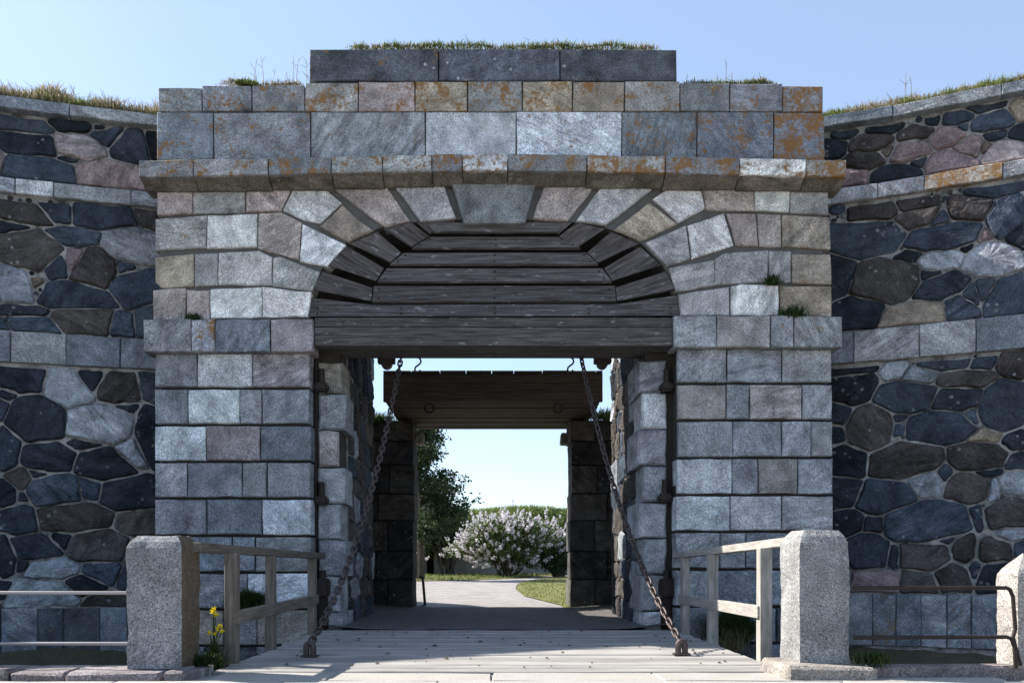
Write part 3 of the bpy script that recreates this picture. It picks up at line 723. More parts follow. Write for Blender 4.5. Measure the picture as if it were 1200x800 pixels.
def bastion(line, label, up, mid, low, bands, endpx, cop_j, cor_j, str_j, base_j, zs):
    th = thing('bastion_wall', label, 'wall', (line.base(0).x, line.base(0).y, -1.45))
    L = line.L[-1]
    us = sorted(set([0.0, L] + [l for l in line.L] ))
    v, f = [], []
    for u in us:
        for (o, z) in ((0, -1.45), (0, 7.52), (-.9, 7.52), (-.9, -1.45)): v.append(line.surf(u, z, o))
    for i in range(len(us) - 1):
        for k in range(4): f.append((i * 4 + k, i * 4 + (k + 1) % 4, i * 4 + 4 + (k + 1) % 4, i * 4 + 4 + k))
    f += [(0, 1, 2, 3), tuple(len(v) - 1 - i for i in range(4))]
    mk('mortar_bed', v, f, M_mort, th)
    zc, zk1, zk0, zs1, zs0, zb1, zb0 = zs
    for seeds, z0, z1, gap in ((up, zk1, zc, .016), (mid, zs1, zk0, .014), (low, zb1, zs0, .021)):
        S = []
        for (px, py, w_, h_, t) in seeds:
            u, z = line.zof(px, py); ua = line.frompx(px - w_ / 2); ub = line.frompx(px + w_ / 2)
            d = line.base(u).y - CY
            S.append((u, z, abs(ub - ua) / 2, h_ * d / F / 2, t))
        ue = abs(line.frompx(endpx)) + 2.6
        u_in = max(q[0] + q[2] * .9 for q in S); zz = z0
        while zz < z1 - .08:                          # the wall goes on past the photograph's edge
            hh = min(rng.uniform(.26, .5), z1 - zz); uu = u_in + rng.uniform(-.12, .05)
            while uu < ue:
                ww = rng.uniform(.3, .85); S.append((uu + ww / 2, zz + hh / 2 + rng.uniform(-.05, .05), ww / 2, hh / 2, rng.choice('kbbnnkgp' if z0 > 6 else 'kkbbbnng'))); uu += ww
            zz += hh
        bd = (.25, ue, z0 + .012, z1 - .012); cs = cells(S, bd)
        for poly, t in cs: rubble_stone(poly, line.surf, th, t, gap, .05)
        for poly, t in fillers(cs, (.8, abs(line.frompx(-10 if endpx < CX else 1210)), bd[2] + .03, bd[3] - .03), 1500, 40): rubble_stone(poly, line.surf, th, t, .004, .04)
    def band(name, joints, z0, z1, off, tones, lich, dep=.2, bev=.012):
        J = [line.frompx(q) for q in joints]; st = J[-1] - J[-2]
        while J[-1] < abs(line.frompx(endpx)) + 2.4: J.append(J[-1] + st * rng.uniform(.85, 1.15))
        for i in range(len(J) - 1):
            ua, ub = J[i], J[i + 1]
            ua = max(ua, .1); ua += .004; ub -= .004
            q = [line.surf(ua, z1, off), line.surf(ub, z1, off), line.surf(ub, z0, off), line.surf(ua, z0, off)]
            n = line.nrm((ua + ub) / 2)
            t = tones[i % len(tones)]; l = lich[i % len(lich)]
            block(name, q, (n.x, n.y, 0), off + dep, M_ash, th, jit(ASH[t], .1, l), bev, .3, .007, rng.uniform(-.012, .012))
    band('coping_stone', cop_j, zc, zc + .165, .17, bands[0][0], bands[0][1])
    band('cornice_stone', cor_j, zk0, zk1, .09, bands[1][0], bands[1][1])
    band('string_course_block', str_j, zs0, zs1, .08, bands[2][0], bands[2][1])
    band('base_slab', base_j, zb0, zb1, .05, bands[3][0], bands[3][1])
    return th
bastion(WL, 'dark rubble bastion wall under dry grass, beside the post with two white bars', SL_up, SL_mid, SL_low,
        (('GB', (.12, .25)), ('GGL', (.3, .15, .2)), ('BBG', (.05,)), ('DBD', (.2, .0, .1))), -110,
        [200, 84, 2, -60, -120], [200, 155, 64, 20, -40, -110], [200, 142, 79, 14, -50, -115], [200, 150, 118, 75, 45, 2, -38, -75, -110],
        (7.49, 6.52, 6.30, 4.31, 3.86, .29, -.38))
bastion(WR, 'rubble bastion wall with reddish stones near its top and rusty bars in front', SR_up, SR_mid, SR_low,
        (('BG', (.15, .1)), ('GGTG', (.5, .55, .7, .4)), ('BGG', (.25, .3, .05)), ('BGBBGB', (.2, .42, .5, .3, .15, .48))), 1310,
        [955, 1046, 1172, 1250, 1330], [955, 1028, 1083, 1174, 1250, 1330], [955, 1000, 1077, 1143, 1205, 1270, 1330], [955, 990, 1022, 1050, 1079, 1109, 1138, 1168, 1200, 1240, 1280, 1320],
        (7.49, 6.58, 6.36, 4.42, 3.95, .49, -.27))
# earth of the ramparts behind the walls
def earth(line, x0):
    v, f = [], []
    for i, u in enumerate(line.L):
        b = line.surf(u, 0, -.92)
        v += [(b.x, b.y, -1.4), (b.x, b.y, 7.5), (b.x * 1.0 + (0), 2.6, 7.75), (b.x, 9, 4.0), (b.x, 12, 0.0)]
    n = 5
    for i in range(len(line.L) - 1):
        for k in range(n - 1): f.append((i * n + k, i * n + k + 1, (i + 1) * n + k + 1, (i + 1) * n + k))
    f += [tuple(range(n)), tuple(len(v) - n + i for i in range(n))]
    return v, f
for ln in (WL, WR):
    pts = [p for p in ln.p if abs(p.x) > 4.8]
    l2 = Line([((4.75 if ln is WR else -4.75), ln.base(ln.frompx(CX + (380 if ln is WR else -380))).y)] + [(p.x, p.y) for p in pts], ln.flip)
    v, f = earth(l2, 0); tag(mk('rampart', v, f, M_bank, loc=(0, 0, 0)), kind='structure')

# passage side walls of rubble, seen at a grazing angle
def passage(sgn, label):
    X = 2.19
    th = thing('passage_wall', label, 'wall', (sgn * X, 2.4, 0))
    box('mortar_bed', (min(sgn * X, sgn * 2.9), .9, -.1), (max(sgn * X, sgn * 2.9), 3.53, 6.3), M_mort, th)  # unseen upper part added to narrow the sunlit strip on the right wall
    surf = lambda u, z, o: Vector((sgn * (X - o), u, z))
    S = []
    z = .0
    while z < 4.9:
        h = rng.uniform(.28, .5); y = .9 + rng.uniform(-.3, 0)
        while y < 3.6:
            wd = rng.uniform(.35, .75); S.append((y + wd / 2, z + h / 2 + rng.uniform(-.05, .05), wd / 2, h / 2, rng.choice('kbnngnb'))); y += wd
        z += h
    for poly, t in cells(S, (.95, 3.56, .0, 4.94)): rubble_stone(poly, surf, th, t, .01, .028)
    # end face seen from the yard
    surf2 = lambda u, z, o: Vector((sgn * u, 3.53 + o, z))
    return th
passage(-1, 'shaded rubble side wall of the gate passage behind the darker chain')
passage(1, 'rubble side wall of the gate passage with a thin sunlit edge')

# inner piers
def pier(sgn, label, tones):
    th = thing('inner_pier', label, 'pier', (sgn * 2.6, 6.9, 0))
    x0 = 1.69
    box('masonry_core', (min(sgn * 1.76, sgn * 4.6), 6.5, -.1), (max(sgn * 1.76, sgn * 4.6), 7.3, 4.0), M_core, th)
    z = 0.0; i = 0
    hs = [.62, .6, .66, .58, .62, .52, .46]
    for h in hs:
        x = x0 + rng.uniform(-.02, .03); first = True
        ws = [.55 + .25 * (i % 2), .6, .7, .9]
        for wd in ws:
            a, b = x, min(x + wd, 4.62)
            if b - a < .05: break
            q = [(a, z + h - .012), (b - .01, z + h - .012), (b - .01, z + .006), (a, z + .006)]
            P = [Vector((sgn * u, 6.4 + rng.uniform(-.02, .02), zz)) for u, zz in q]
            if sgn < 0: P = [P[1], P[0], P[3], P[2]]
            block('pier_block', P, GR, (.95 if first else .3), M_rub, th, jit(tones[(i * 2 + int(first)) % len(tones)], .2), .02, .3, .012)
            x += wd; first = False
        z += h; i += 1
    # corbel stone under the bridge
    box('corbel', (min(sgn * 1.53, sgn * 1.95), 6.95, 3.62) if sgn > 0 else (-1.95, 6.95, 3.62), (max(sgn * 1.53, sgn * 1.95), 7.32, 3.86) if sgn > 0 else (-1.53, 7.32, 3.86), M_ash, th, jit(ASH['T']), .02, .01)
    return th
pier(-1, 'near black shaded stone pier of the inner gate beside the leaning iron bar', [(.045, .042, .042), (.06, .055, .052), (.035, .034, .036)])  # dark stone, darkened further with the deep shade under the footbridge
pier(1, 'dark shaded stone pier of the inner gate with a sunlit side towards the opening', [(.07, .066, .064), (.10, .095, .09), (.055, .054, .055)])  # same shade in the tones, less deep for light bounced onto this pier
# low rampart beside the inner gate
for sgn in (-1, 1):
    tag(box('retaining_wall', (min(sgn * 2.58, sgn * 2.66), 3.54, -.1), (max(sgn * 2.58, sgn * 2.66), 6.4, 3.96), M_mort), kind='structure')
    v = []
    for (x, z) in ((2.62, -.2), (2.62, 3.95), (3.6, 4.35), (9, 4.6), (9, -.2)):
        v += [(sgn * x, 3.55, z), (sgn * x, 6.9, z)]
    f = [(0, 1, 3, 2), (2, 3, 5, 4), (4, 5, 7, 6), (6, 7, 9, 8), (0, 2, 4, 6, 8), (1, 3, 5, 7, 9)]
    tag(mk('rampart', v, f, M_bank, loc=(0, 0, 0)), kind='structure')

# ------------------------------------------------------------------ timber bridge over the inner gate
br = thing('timber_footbridge', 'dark timber footbridge spanning the inner gate opening', 'bridge', (0, 6.1, 4.05))
n = 26; x = -2.1
zt0, zb0 = 4.605, 4.075
for (z0, z1) in ((4.075, 4.245), (4.25, 4.425), (4.43, 4.60)):
    board('fascia_board', [Vector((-2.1, 4.4, z1)), Vector((2.12, 4.4, z1)), Vector((2.12, 4.4 + rng.uniform(-.01, .01), z0)), Vector((-2.1, 4.4, z0))], .12, M_brown, br, axis=X1)
y = 4.535
while y < 7.7:
    wd = rng.uniform(.26, .34)
    box('plank', (-2.08 + rng.uniform(-.02, .02), y, 4.08 + rng.uniform(-.01, .01)), (2.1 + rng.uniform(-.02, .02), y + wd - .012, 4.4), M_brown, br, None, .012); y += wd
x = -2.1
while x < 2.05:
    wd = rng.uniform(.42, .55); b = min(2.12, x + wd)
    box('deck_board', (x + .006, 4.36, 4.605), (b - .006, 7.7, 4.65 + rng.uniform(-.006, .006)), M_brown, br, None, .006); x += wd
def torus(name, c, Rr, r, mat, parent, axis='Y', seg=14, s=6):
    bm = bmesh.new(); pts = []
    rings = []
    for i in range(seg):
        a = 2 * math.pi * i / seg; ring = []
        for k_ in range(s):
            b = 2 * math.pi * k_ / s; q = Vector(((Rr + r * math.cos(b)) * math.cos(a), r * math.sin(b), (Rr + r * math.cos(b)) * math.sin(a)))
            ring.append(bm.verts.new(c + q))
        rings.append(ring)
    for i in range(seg):
        for k_ in range(s): bm.faces.new((rings[i][k_], rings[(i + 1) % seg][k_], rings[(i + 1) % seg][(k_ + 1) % s], rings[i][(k_ + 1) % s]))
    return frombm(name, bm, mat, parent, loc=c)
for px in (503, 654): torus('iron_ring', at(px, 478, 4.36), .085, .02, M_iron, br)

# ------------------------------------------------------------------ drawbridge deck
dk = thing('drawbridge_deck', 'pale plank drawbridge deck leading into the stone gateway', 'bridge', (.08, -2.2, -.3))
y = -4.56; i = 0
while y < .05:
    wd = rng.uniform(.18, .27)
    if y + wd > .0: wd = .08 - y if .08 - y < .3 else wd
    bm = bmesh.new()
    x0, x1 = -2.42 + rng.uniform(-.03, .03), 2.58 + rng.uniform(-.03, .03)
    zt = rng.uniform(-.006, .006); segs = 10
    prof = [(0, -.09), (0, zt - .008), (.008, zt), (wd - .018, zt), (wd - .010, zt - .008), (wd - .010, -.09)]
    v, f = [], []
    for k_ in range(segs + 1):
        xx = x0 + (x1 - x0) * k_ / segs; j1, j2 = rng.uniform(-.004, .004), rng.uniform(-.004, .004)
        for q, (a, z) in enumerate(prof): v.append(Vector((xx, y + a + (j1 if q < 3 else j2), z + rng.uniform(-.002, .002))))
    for k_ in range(segs):
        for q in range(6): f.append((k_ * 6 + q, k_ * 6 + (q + 1) % 6, k_ * 6 + 6 + (q + 1) % 6, k_ * 6 + 6 + q))
    f += [(0, 1, 2, 3, 4, 5), tuple(range(segs * 6 + 5, segs * 6 - 1, -1))]
    mk('plank', v, f, M_deck, dk); y += wd
    bm.free()
for x in (-2.1, -.7, .75, 2.2): box('joist', (x - .09, -4.45, -.34), (x + .09, .0, -.095), M_brown, dk)
# little dark clods lying on the planks: too many to count
v, f = [], []
for _ in range(150):
    c = Vector((rng.uniform(-2.2, 2.4), rng.uniform(-4.4, 2.5), .012)); r = rng.uniform(.006, .02) * (1.6 if rng.random() < .1 else 1)
    b = len(v); k_ = 5
    for i in range(k_):
        a = 2 * math.pi * i / k_ + rng.random(); v.append(c + Vector((math.cos(a) * r * 1.4, math.sin(a) * r, -.004)))
    v.append(c + Vector((0, 0, r * .7)))
    for i in range(k_): f.append((b + i, b + (i + 1) % k_, b + k_))
tag(mk('crumbs', v, f, M_soil, loc=(0, 0, 0)), 'dark crumbs of soil scattered over the pale deck planks', 'debris', kind='stuff')

# ------------------------------------------------------------------ chains
def link_mesh():
    bm = bmesh.new(); seg, s, r = 14, 6, .0128; rings = []
    hl, hw = .038, .029
    path = []
    for i in range(seg):
        a = 2 * math.pi * i / seg
        x_ = hw * math.cos(a); y_ = hw * math.sin(a) + (hl if math.sin(a) > .01 else -hl if math.sin(a) < -.01 else 0)
        path.append(Vector((x_, 0, y_)))
    for i, p in enumerate(path):
        t = (path[(i + 1) % seg] - path[i - 1]).normalized(); o = Vector((0, 1, 0)); x_ = t.cross(o).normalized()
        rings.append([bm.verts.new(p + (x_ * math.cos(b) + o * math.sin(b)) * r) for b in [2 * math.pi * k_ / s for k_ in range(s)]])
    for i in range(seg):
        for k_ in range(s): bm.faces.new((rings[i][k_], rings[(i + 1) % seg][k_], rings[(i + 1) % seg][(k_ + 1) % s], rings[i][(k_ + 1) % s]))
    bmesh.ops.recalc_face_normals(bm, faces=bm.faces)
    me = bpy.data.meshes.new('chain_link'); bm.to_mesh(me); bm.free()
    me.polygons.foreach_set('use_smooth', [True] * len(me.polygons)); me.materials.append(M_chain); return me
LM = link_mesh()
def chain(a, b, sag, label):
    a, b = Vector(a), Vector(b)
    th = thing('drawbridge_chain', label, 'chain', a, 'chains of the drawbridge')
    N = 400; pts = []
    for i in range(N + 1):
        t = i / N; p = a.lerp(b, t); p.z -= sag * 4 * t * (1 - t); pts.append(p)
    pitch = .098; acc = 0; prev = pts[0]; k_ = 0; nxt = pitch * .9
    for p in pts[1:]:
        acc += (p - prev).length
        if acc >= nxt:
            t = (p - prev).normalized()
            q = t.to_track_quat('Z', 'Y').to_matrix() @ Matrix.Rotation((math.pi / 2 if k_ % 2 else 0) + .5 + rng.uniform(-.15, .15), 3, 'Z')
            link('chain_link', LM, th, p, q); k_ += 1; nxt += pitch
        prev = p
    # staple in the deck
    bm = bmesh.new()
    base = a - Vector((0, 0, .12))
    arc = [base + Vector((-.035, 0, -.02)), base + Vector((-.035, 0, .09))] + [base + Vector((-.035 * math.cos(q), 0, .09 + .045 * math.sin(q))) for q in [math.pi * i / 8 for i in range(1, 8)]] + [base + Vector((.035, 0, .09)), base + Vector((.035, 0, -.02))]
    tube_path(bm, arc, .032, 8)
    bmesh.ops.create_cube(bm, size=1, matrix=Matrix.Translation(base + Vector((0, 0, .008))) @ Matrix.Diagonal((.17, .1, .016, 1)))
    frombm('staple', bm, M_chain, th, loc=base)
    return th
chain((-1.83, -3.45, .125), (-1.34, .72, 4.12), .55, 'rusty drawbridge chain hooked to the deck beside the darker shaded railing')
chain((1.94, -3.25, .125), (1.30, .72, 4.12), .50, 'rusty drawbridge chain with sunlit lower links near the pale railing')
def hook(px, label):
    c = at(px, 428, .9); bm = bmesh.new()
    pts = [c + Vector(q) for q in [(0, 0, .2), (0, 0, .12), (.035, 0, .10), (.05, 0, .06), (.03, 0, .02), (0, 0, -.0), (-.035, 0, -.03), (-.045, 0, -.07), (-.02, 0, -.105), (.02, 0, -.10), (.04, 0, -.07)]]
    tube_path(bm, pts, .014, 8); o = frombm('iron_hook', bm, M_iron, None, loc=c); tag(o, label, 'hook', 'hooks under the lintel')
hook(489.5, 'iron S hook hanging under the lintel by the shaded chain')
hook(668.5, 'iron S hook hanging under the lintel by the chain with sunlit links')
def pulley(px, label):
    c = at(px, 424, .8); th = thing('pulley_block', label, 'pulley', c + Vector((0, 0, .15)), 'pulley blocks under the lintel')
    box('cheek', c + Vector((-.13, -.06, -.03)), c + Vector((.13, .06, .2)), M_iron, th, None, .012)
    bm = bmesh.new(); bar(bm, c + Vector((0, -.08, -.02)), c + Vector((0, .08, -.02)), .085, 14); frombm('wheel', bm, M_iron, th, loc=c)
pulley(453, 'iron pulley block under the lintel above the shaded chain')
pulley(706, 'iron pulley block under the lintel above the right passage wall')

# ------------------------------------------------------------------ wooden railings
M_rail_b = wood_mat('brown_shaded_rail_timber', (.085, .072, .06), (.19, .165, .14), None, stretch=(14, .8, 14))  # copies for the left railing: browner, with its shade put into the colour
M_post_b = wood_mat('brown_shaded_post_timber', (.09, .078, .066), (.20, .175, .15), None, stretch=(14, 14, .8))
def railing(sgn, X, label, posts, ztop0, ztop1, ynear, yfar, zl0, zl1, lyn, lyf):
    th = thing('wooden_railing', label, 'railing', (X, (ynear + yfar) / 2, 0), 'railings along the drawbridge')
    for (y, w_) in posts:
        zt = ztop0 + (ztop1 - ztop0) * (y - ynear) / (yfar - ynear)
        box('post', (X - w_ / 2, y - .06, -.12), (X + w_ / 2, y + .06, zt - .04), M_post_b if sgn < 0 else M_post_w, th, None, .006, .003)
    def rail(y0, z0, y1, z1, dx, hw, hh, sk=0.0):
        v = []
        for (y, z) in ((y0, z0), (y1, z1)):
            for a, b in ((-hw, -hh), (hw, -hh), (hw, hh), (-hw, hh)): v.append(Vector((X + dx + a + (sk if y == y0 else 0), y, z + b)))
        bm = bmesh.new(); vv = [bm.verts.new(p) for p in v]
        for q in ((0, 1, 2, 3), (7, 6, 5, 4), (0, 4, 5, 1), (1, 5, 6, 2), (2, 6, 7, 3), (3, 7, 4, 0)): bm.faces.new([vv[i] for i in q])
        bmesh.ops.bevel(bm, geom=bm.edges[:], offset=.006, segments=1, affect='EDGES')
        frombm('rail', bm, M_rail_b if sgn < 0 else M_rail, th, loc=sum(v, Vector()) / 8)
    rail(ynear, ztop0, yfar, ztop1, 0, .065, .042, sgn * .13)
    rail(lyn, zl0, lyf, zl1, -sgn * .055, .03, .062)
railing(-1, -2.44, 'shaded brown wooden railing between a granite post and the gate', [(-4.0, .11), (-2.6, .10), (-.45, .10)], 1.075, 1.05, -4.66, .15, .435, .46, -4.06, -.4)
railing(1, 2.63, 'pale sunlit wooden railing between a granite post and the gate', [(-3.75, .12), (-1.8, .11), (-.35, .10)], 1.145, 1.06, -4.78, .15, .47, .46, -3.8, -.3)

# ------------------------------------------------------------------ granite posts
def gpost(x0, x1, y0, y1, zt, label, rs, cham=.075, dark_tint=False, col=(.20, .197, .20)):
    bm = bmesh.new(); nx, ny, nz = 9, 8, 22
    c = Vector(((x0 + x1) / 2, (y0 + y1) / 2, 0)); hx, hy = (x1 - x0) / 2, (y1 - y0) / 2; z0 = .06
    bmesh.ops.create_cube(bm, size=2)
    bmesh.ops.subdivide_edges(bm, edges=[e for e in bm.edges if abs((e.verts[0].co - e.verts[1].co).z) > .1], cuts=nz - 1, use_grid_fill=True)
    bmesh.ops.subdivide_edges(bm, edges=[e for e in bm.edges if abs((e.verts[0].co - e.verts[1].co).x) > .1], cuts=nx - 1, use_grid_fill=True)
    bmesh.ops.subdivide_edges(bm, edges=[e for e in bm.edges if abs((e.verts[0].co - e.verts[1].co).y) > .1], cuts=ny - 1, use_grid_fill=True)
    for v in bm.verts:
        z = z0 + (v.co.z + 1) / 2 * (zt - z0)
        t = max(0, (z - (zt - cham)) / cham)
        sx = hx * (1 - .0 * z) - t * cham * .85; sy = hy - t * cham * .9
        p = Vector((v.co.x * sx, v.co.y * sy, z))
        # soften the arrises
        e = max(0, abs(v.co.x) + abs(v.co.y) - 1.9) / .1
        p.x *= 1 - .022 * e; p.y *= 1 - .022 * e
        q = p + Vector((rs * 7, rs * 3, 0))
        d = noise.noise(q * 4) * .006 + noise.noise(q * 11) * .005 + noise.noise(q * 27) * .004
        if abs(v.co.x) > .99: d *= 1.9
        nrm = Vector((v.co.x if abs(v.co.x) > .99 else 0, v.co.y if abs(v.co.y) > .99 else 0, v.co.z if v.co.z > .99 else 0))
        if nrm.length: p += nrm.normalized() * d
        v.co = p + c
    bmesh.ops.recalc_face_normals(bm, faces=bm.faces)
    o = frombm('granite_post', bm, M_post, None, jit(col, .03), smooth=False, loc=c); tag(o, label, 'stone post', 'granite posts along the moat edge')
    if dark_tint:
        o.data.materials.append(M_brownside)  # the face on the deck side gets a darker, browner granite
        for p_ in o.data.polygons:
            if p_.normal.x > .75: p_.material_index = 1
    return o
gpost(-3.04, -2.575, -4.92, -4.48, 1.165, 'squared granite post with two white iron bars on one side', 1.3, dark_tint=True)
gpost(2.555, 2.975, -4.90, -4.42, 1.215, 'squared granite post between the pale railing and rusty iron bars', 4.1)
gpost(4.32, 4.82, -4.98, -4.68, 1.02, 'pinkish sunlit granite post at the far end of the rusty bars', 8.7, .16, False, (.27, .25, .235))
box('base_stone', (2.38, -5.12, -.05), (3.12, -4.4, .1), M_post, None, jit((.24, .215, .2)), .03, .012)
o = bpy.data.objects['base_stone']; tag(o, 'flat base stone under the post by the pale railing', 'stone')
# iron bars
def ironbars(label, runs, mat, r):
    th = thing('iron_railing', label, 'railing', (runs[0][0][0], runs[0][0][1], 0), 'iron bars between the posts')
    for pts in runs:
        bm = bmesh.new(); tube_path(bm, pts, r, 8); frombm('bar', bm, mat, th, smooth=False)
ironbars('pair of pale iron bars running to the post with the shaded railing', [[(-3.02, -4.75, .685), (-7.5, -4.75, .69)], [(-3.02, -4.75, .255), (-7.5, -4.75, .25)]], M_bar, .0155)
ironbars('pair of rusty iron bars with bent ends by the pinkish post', [[(2.96, -5.0, .735), (4.22, -5.0, .735), (4.25, -4.995, .72), (4.27, -5.0, .66), (4.29, -5.0, .40), (4.27, -5.0, .33), (4.33, -5.0, .1)], [(2.96, -5.015, .33), (4.2, -5.03, .335), (4.24, -5.03, .32), (4.265, -5.03, .25), (4.275, -5.03, .08)]], M_iron, .0165)
# door holdbacks beyond the piers
def stop(label, pts, r):
    bm = bmesh.new(); tube_path(bm, pts, r, 8); o = frombm('iron_stay', bm, M_iron, None, loc=pts[0]); tag(o, label, 'iron stay')
P = gpt(496, 709); stop('leaning iron stay on the gravel by the black pier', [at(491, 675, P.y), at(495, 676, P.y), at(496, 683, P.y), at(498, 708, P.y), at(493, 710.5, P.y)], .03)
P = 7.1; stop('short iron stay fixed to the sunlit side of the inner pier', [at(671, 662, P), at(670, 672, P), at(667.5, 678, P), at(667, 684, P)], .025)

# ------------------------------------------------------------------ foliage
nr = np.random.RandomState(11)
def leaf_quads(P, size, nr=nr, flat=0.0, aspect=.55):
    n = len(P); P = np.asarray(P)
    a = nr.normal(size=(n, 3)); a[:, 2] *= (1 - flat); a /= np.linalg.norm(a, axis=1)[:, None]
    b = nr.normal(size=(n, 3)); b -= a * (a * b).sum(1)[:, None]; b /= np.linalg.norm(b, axis=1)[:, None]
    sz = (size * nr.uniform(.6, 1.3, n))[:, None]
    V = np.empty((n * 4, 3)); V[0::4] = P - a * sz; V[1::4] = P + b * sz * aspect; V[2::4] = P + a * sz; V[3::4] = P - b * sz * aspect
    return V
def quads_obj(name, V, mat, parent=None, loc=(0, 0, 0)):
    n = len(V) // 4; L = Vector(loc); V = V - np.array(L)
    me = bpy.data.meshes.new(name); me.vertices.add(len(V)); me.vertices.foreach_set('co', V.astype(np.float32).ravel())
    me.loops.add(n * 4); me.loops.foreach_set('vertex_index', np.arange(n * 4, dtype=np.int32))
    me.polygons.add(n); me.polygons.foreach_set('loop_start', np.arange(0, n * 4, 4, dtype=np.int32)); me.polygons.foreach_set('loop_total', np.full(n, 4, dtype=np.int32))
    me.update(calc_edges=True); me.materials.append(mat)
    return link(name, me, parent, L)
def blades(base, h, lean=.35, wid=.006, nr=nr, curve=.3):
    """one bent two-segment blade (as a quad, tip narrow) per base point"""
    n = len(base); base = np.asarray(base); h = np.asarray(h)[:, None]
    ang = nr.uniform(0, 2 * np.pi, n); d = np.stack([np.cos(ang), np.sin(ang), np.zeros(n)], 1)
    s = np.stack([-np.sin(ang), np.cos(ang), np.zeros(n)], 1)
    l = np.abs(nr.normal(0, lean, n))[:, None]
    up = np.array([0, 0, 1.0])
    mid = base + up * h * .55 + d * h * l * .35; tip = base + up * h * (1 - .25 * np.minimum(l, 1)) + d * h * l
    w = wid * nr.uniform(.6, 1.4, n)[:, None]
    V = np.empty((n * 8, 3)); V[0::8] = base - s * w; V[1::8] = base + s * w; V[2::8] = mid + s * w * .8; V[3::8] = mid - s * w * .8
    V[4::8] = mid - s * w * .8; V[5::8] = mid + s * w * .8; V[6::8] = tip + s * w * .15; V[7::8] = tip - s * w * .15
    return V
def turf(name, label, n, sampler, hmin, hmax, mats, lean=.4, wid=.006, tall=None):
    """mounds of blades over a strip; one object per look"""
    for mi, (mat, frac, nm) in enumerate(mats):
        k_ = int(n * frac); B, H = [], []
        while len(B) < k_:
            p, dens = sampler()
            if rng.random() > dens[mi]: continue
            B.append(tuple(p)); H.append(rng.uniform(hmin, hmax) * (.5 + dens[mi] * .7))
        V = blades(B, H, lean, wid)
        o = quads_obj(nm, V, mat); tag(o, label[mi], 'grass', kind='stuff')
def mound(name, pts, mat):
    """low strip of soil under turf, uneven"""
    pass
def strip_soil(name, line, off0, off1, zt, h, u0, u1, label):
    v, f = [], []; nu, nv = int((u1 - u0) / .12), 6
    for i in range(nu + 1):
        u = u0 + (u1 - u0) * i / nu
        for j in range(nv + 1):
            o = off0 + (off1 - off0) * j / nv; p = line(u, o)
            k_ = math.sin(math.pi * min(1, (j / nv) * 1.25 + .0)) if j < nv else 0
            k_ = min(1, (j / nv) * 3.2)
            v.append((p[0], p[1], zt + h * k_ * (.5 + 1.1 * noise.noise((p[0] * 1.9, p[1] * 1.9, 3.1)) + .35 * noise.noise((p[0] * 7, p[1] * 7, 1)))))
    for i in range(nu):
        for j in range(nv): a = i * (nv + 1) + j; f.append((a, a + 1, a + nv + 2, a + nv + 1))
    o = mk(name, v, f, M_turfsoil, loc=(0, 0, 0), smooth=True); tag(o, label, 'turf', kind='stuff'); return v
s = NT('turf_soil'); p = s.pos(); c = s.mix(s.noise(p, 7, 5, .7), (.07, .06, .035), (.27, .23, .14)); c = s.mix(s.maprange(s.noise(p, 2.6, 4), .46, .56, 0, .85), c, (.12, .15, .04)); s.base(c); s.bump(s.noise(p, 25, 4), 1, .04); M_turfsoil = s.m
def wl(line): return lambda u, o: line.surf(u, 0, .16 - o)
def hummock(x, y, z): return max(0.0, min(1.0, .42 + 1.5 * noise.noise((x * 1.9, y * 1.9, z)) + .5 * noise.noise((x * 5, y * 5, z))))
def wall_sampler(line, u0, u1, zt, h, w_=1.0):
    def f():
        u = rng.uniform(u0, u1); o = rng.uniform(.02, w_) ** 1.2
        p = line.surf(u, 0, .15 - o); k_ = min(1, o / w_ * 3.2)
        z = zt + h * k_ * (.5 + 1.1 * noise.noise((p.x * 1.9, p.y * 1.9, 3.1)))
        g = hummock(p.x, p.y, 7)
        return (p.x, p.y, z - .01), (min(1, g ** 2 + .05), 1 - .6 * g)
    return f
uL = WL.frompx(-110) + 2.2; uR = WR.frompx(1310) + 2.2
strip_soil('turf_bed', wl(WL), .03, 1.1, 7.64, .30, .3, uL, 'low bed of dry soil along the top of the darker bastion wall')
strip_soil('turf_bed', wl(WR), .03, 1.1, 7.64, .2, .3, uR, 'low bed of dry soil along the top of the wall with red stones')
turf('t', ('tufts of green grass on top of the darker bastion wall', 'dry straw grass on top of the darker bastion wall'), 26000, wall_sampler(WL, .3, uL, 7.64, .30), .04, .19, ((M_grass, .35, 'green_grass'), (M_dry, .65, 'dry_grass')), .7, .0065)
turf('t', ('tufts of green grass on top of the wall with red stones', 'dry straw grass on top of the wall with red stones'), 24000, wall_sampler(WR, .3, uR, 7.64, .2), .03, .13, ((M_grass, .45, 'green_grass'), (M_dry, .55, 'dry_grass')), .7, .0065)
def ledge(x0, x1, zt, h):
    return lambda u, o: (u, .05 + o)
def ledge_sampler(x0, x1, zt, y1, seed, bias=0.0):
    def f():
        x = rng.uniform(x0, x1); y = .06 + rng.random() ** 1.4 * y1
        e = min(1, (x - x0) / .25, (x1 - x) / .25); g = hummock(x * 1.6, y, seed)
        z = zt + .06 * e * (.5 + noise.noise((x * 2, y * 2, seed)))
        return (x, y, z), (max(0, min(1, g ** 1.5 * e + bias * e)), max(0, (1 - .5 * g) * e))
    return f
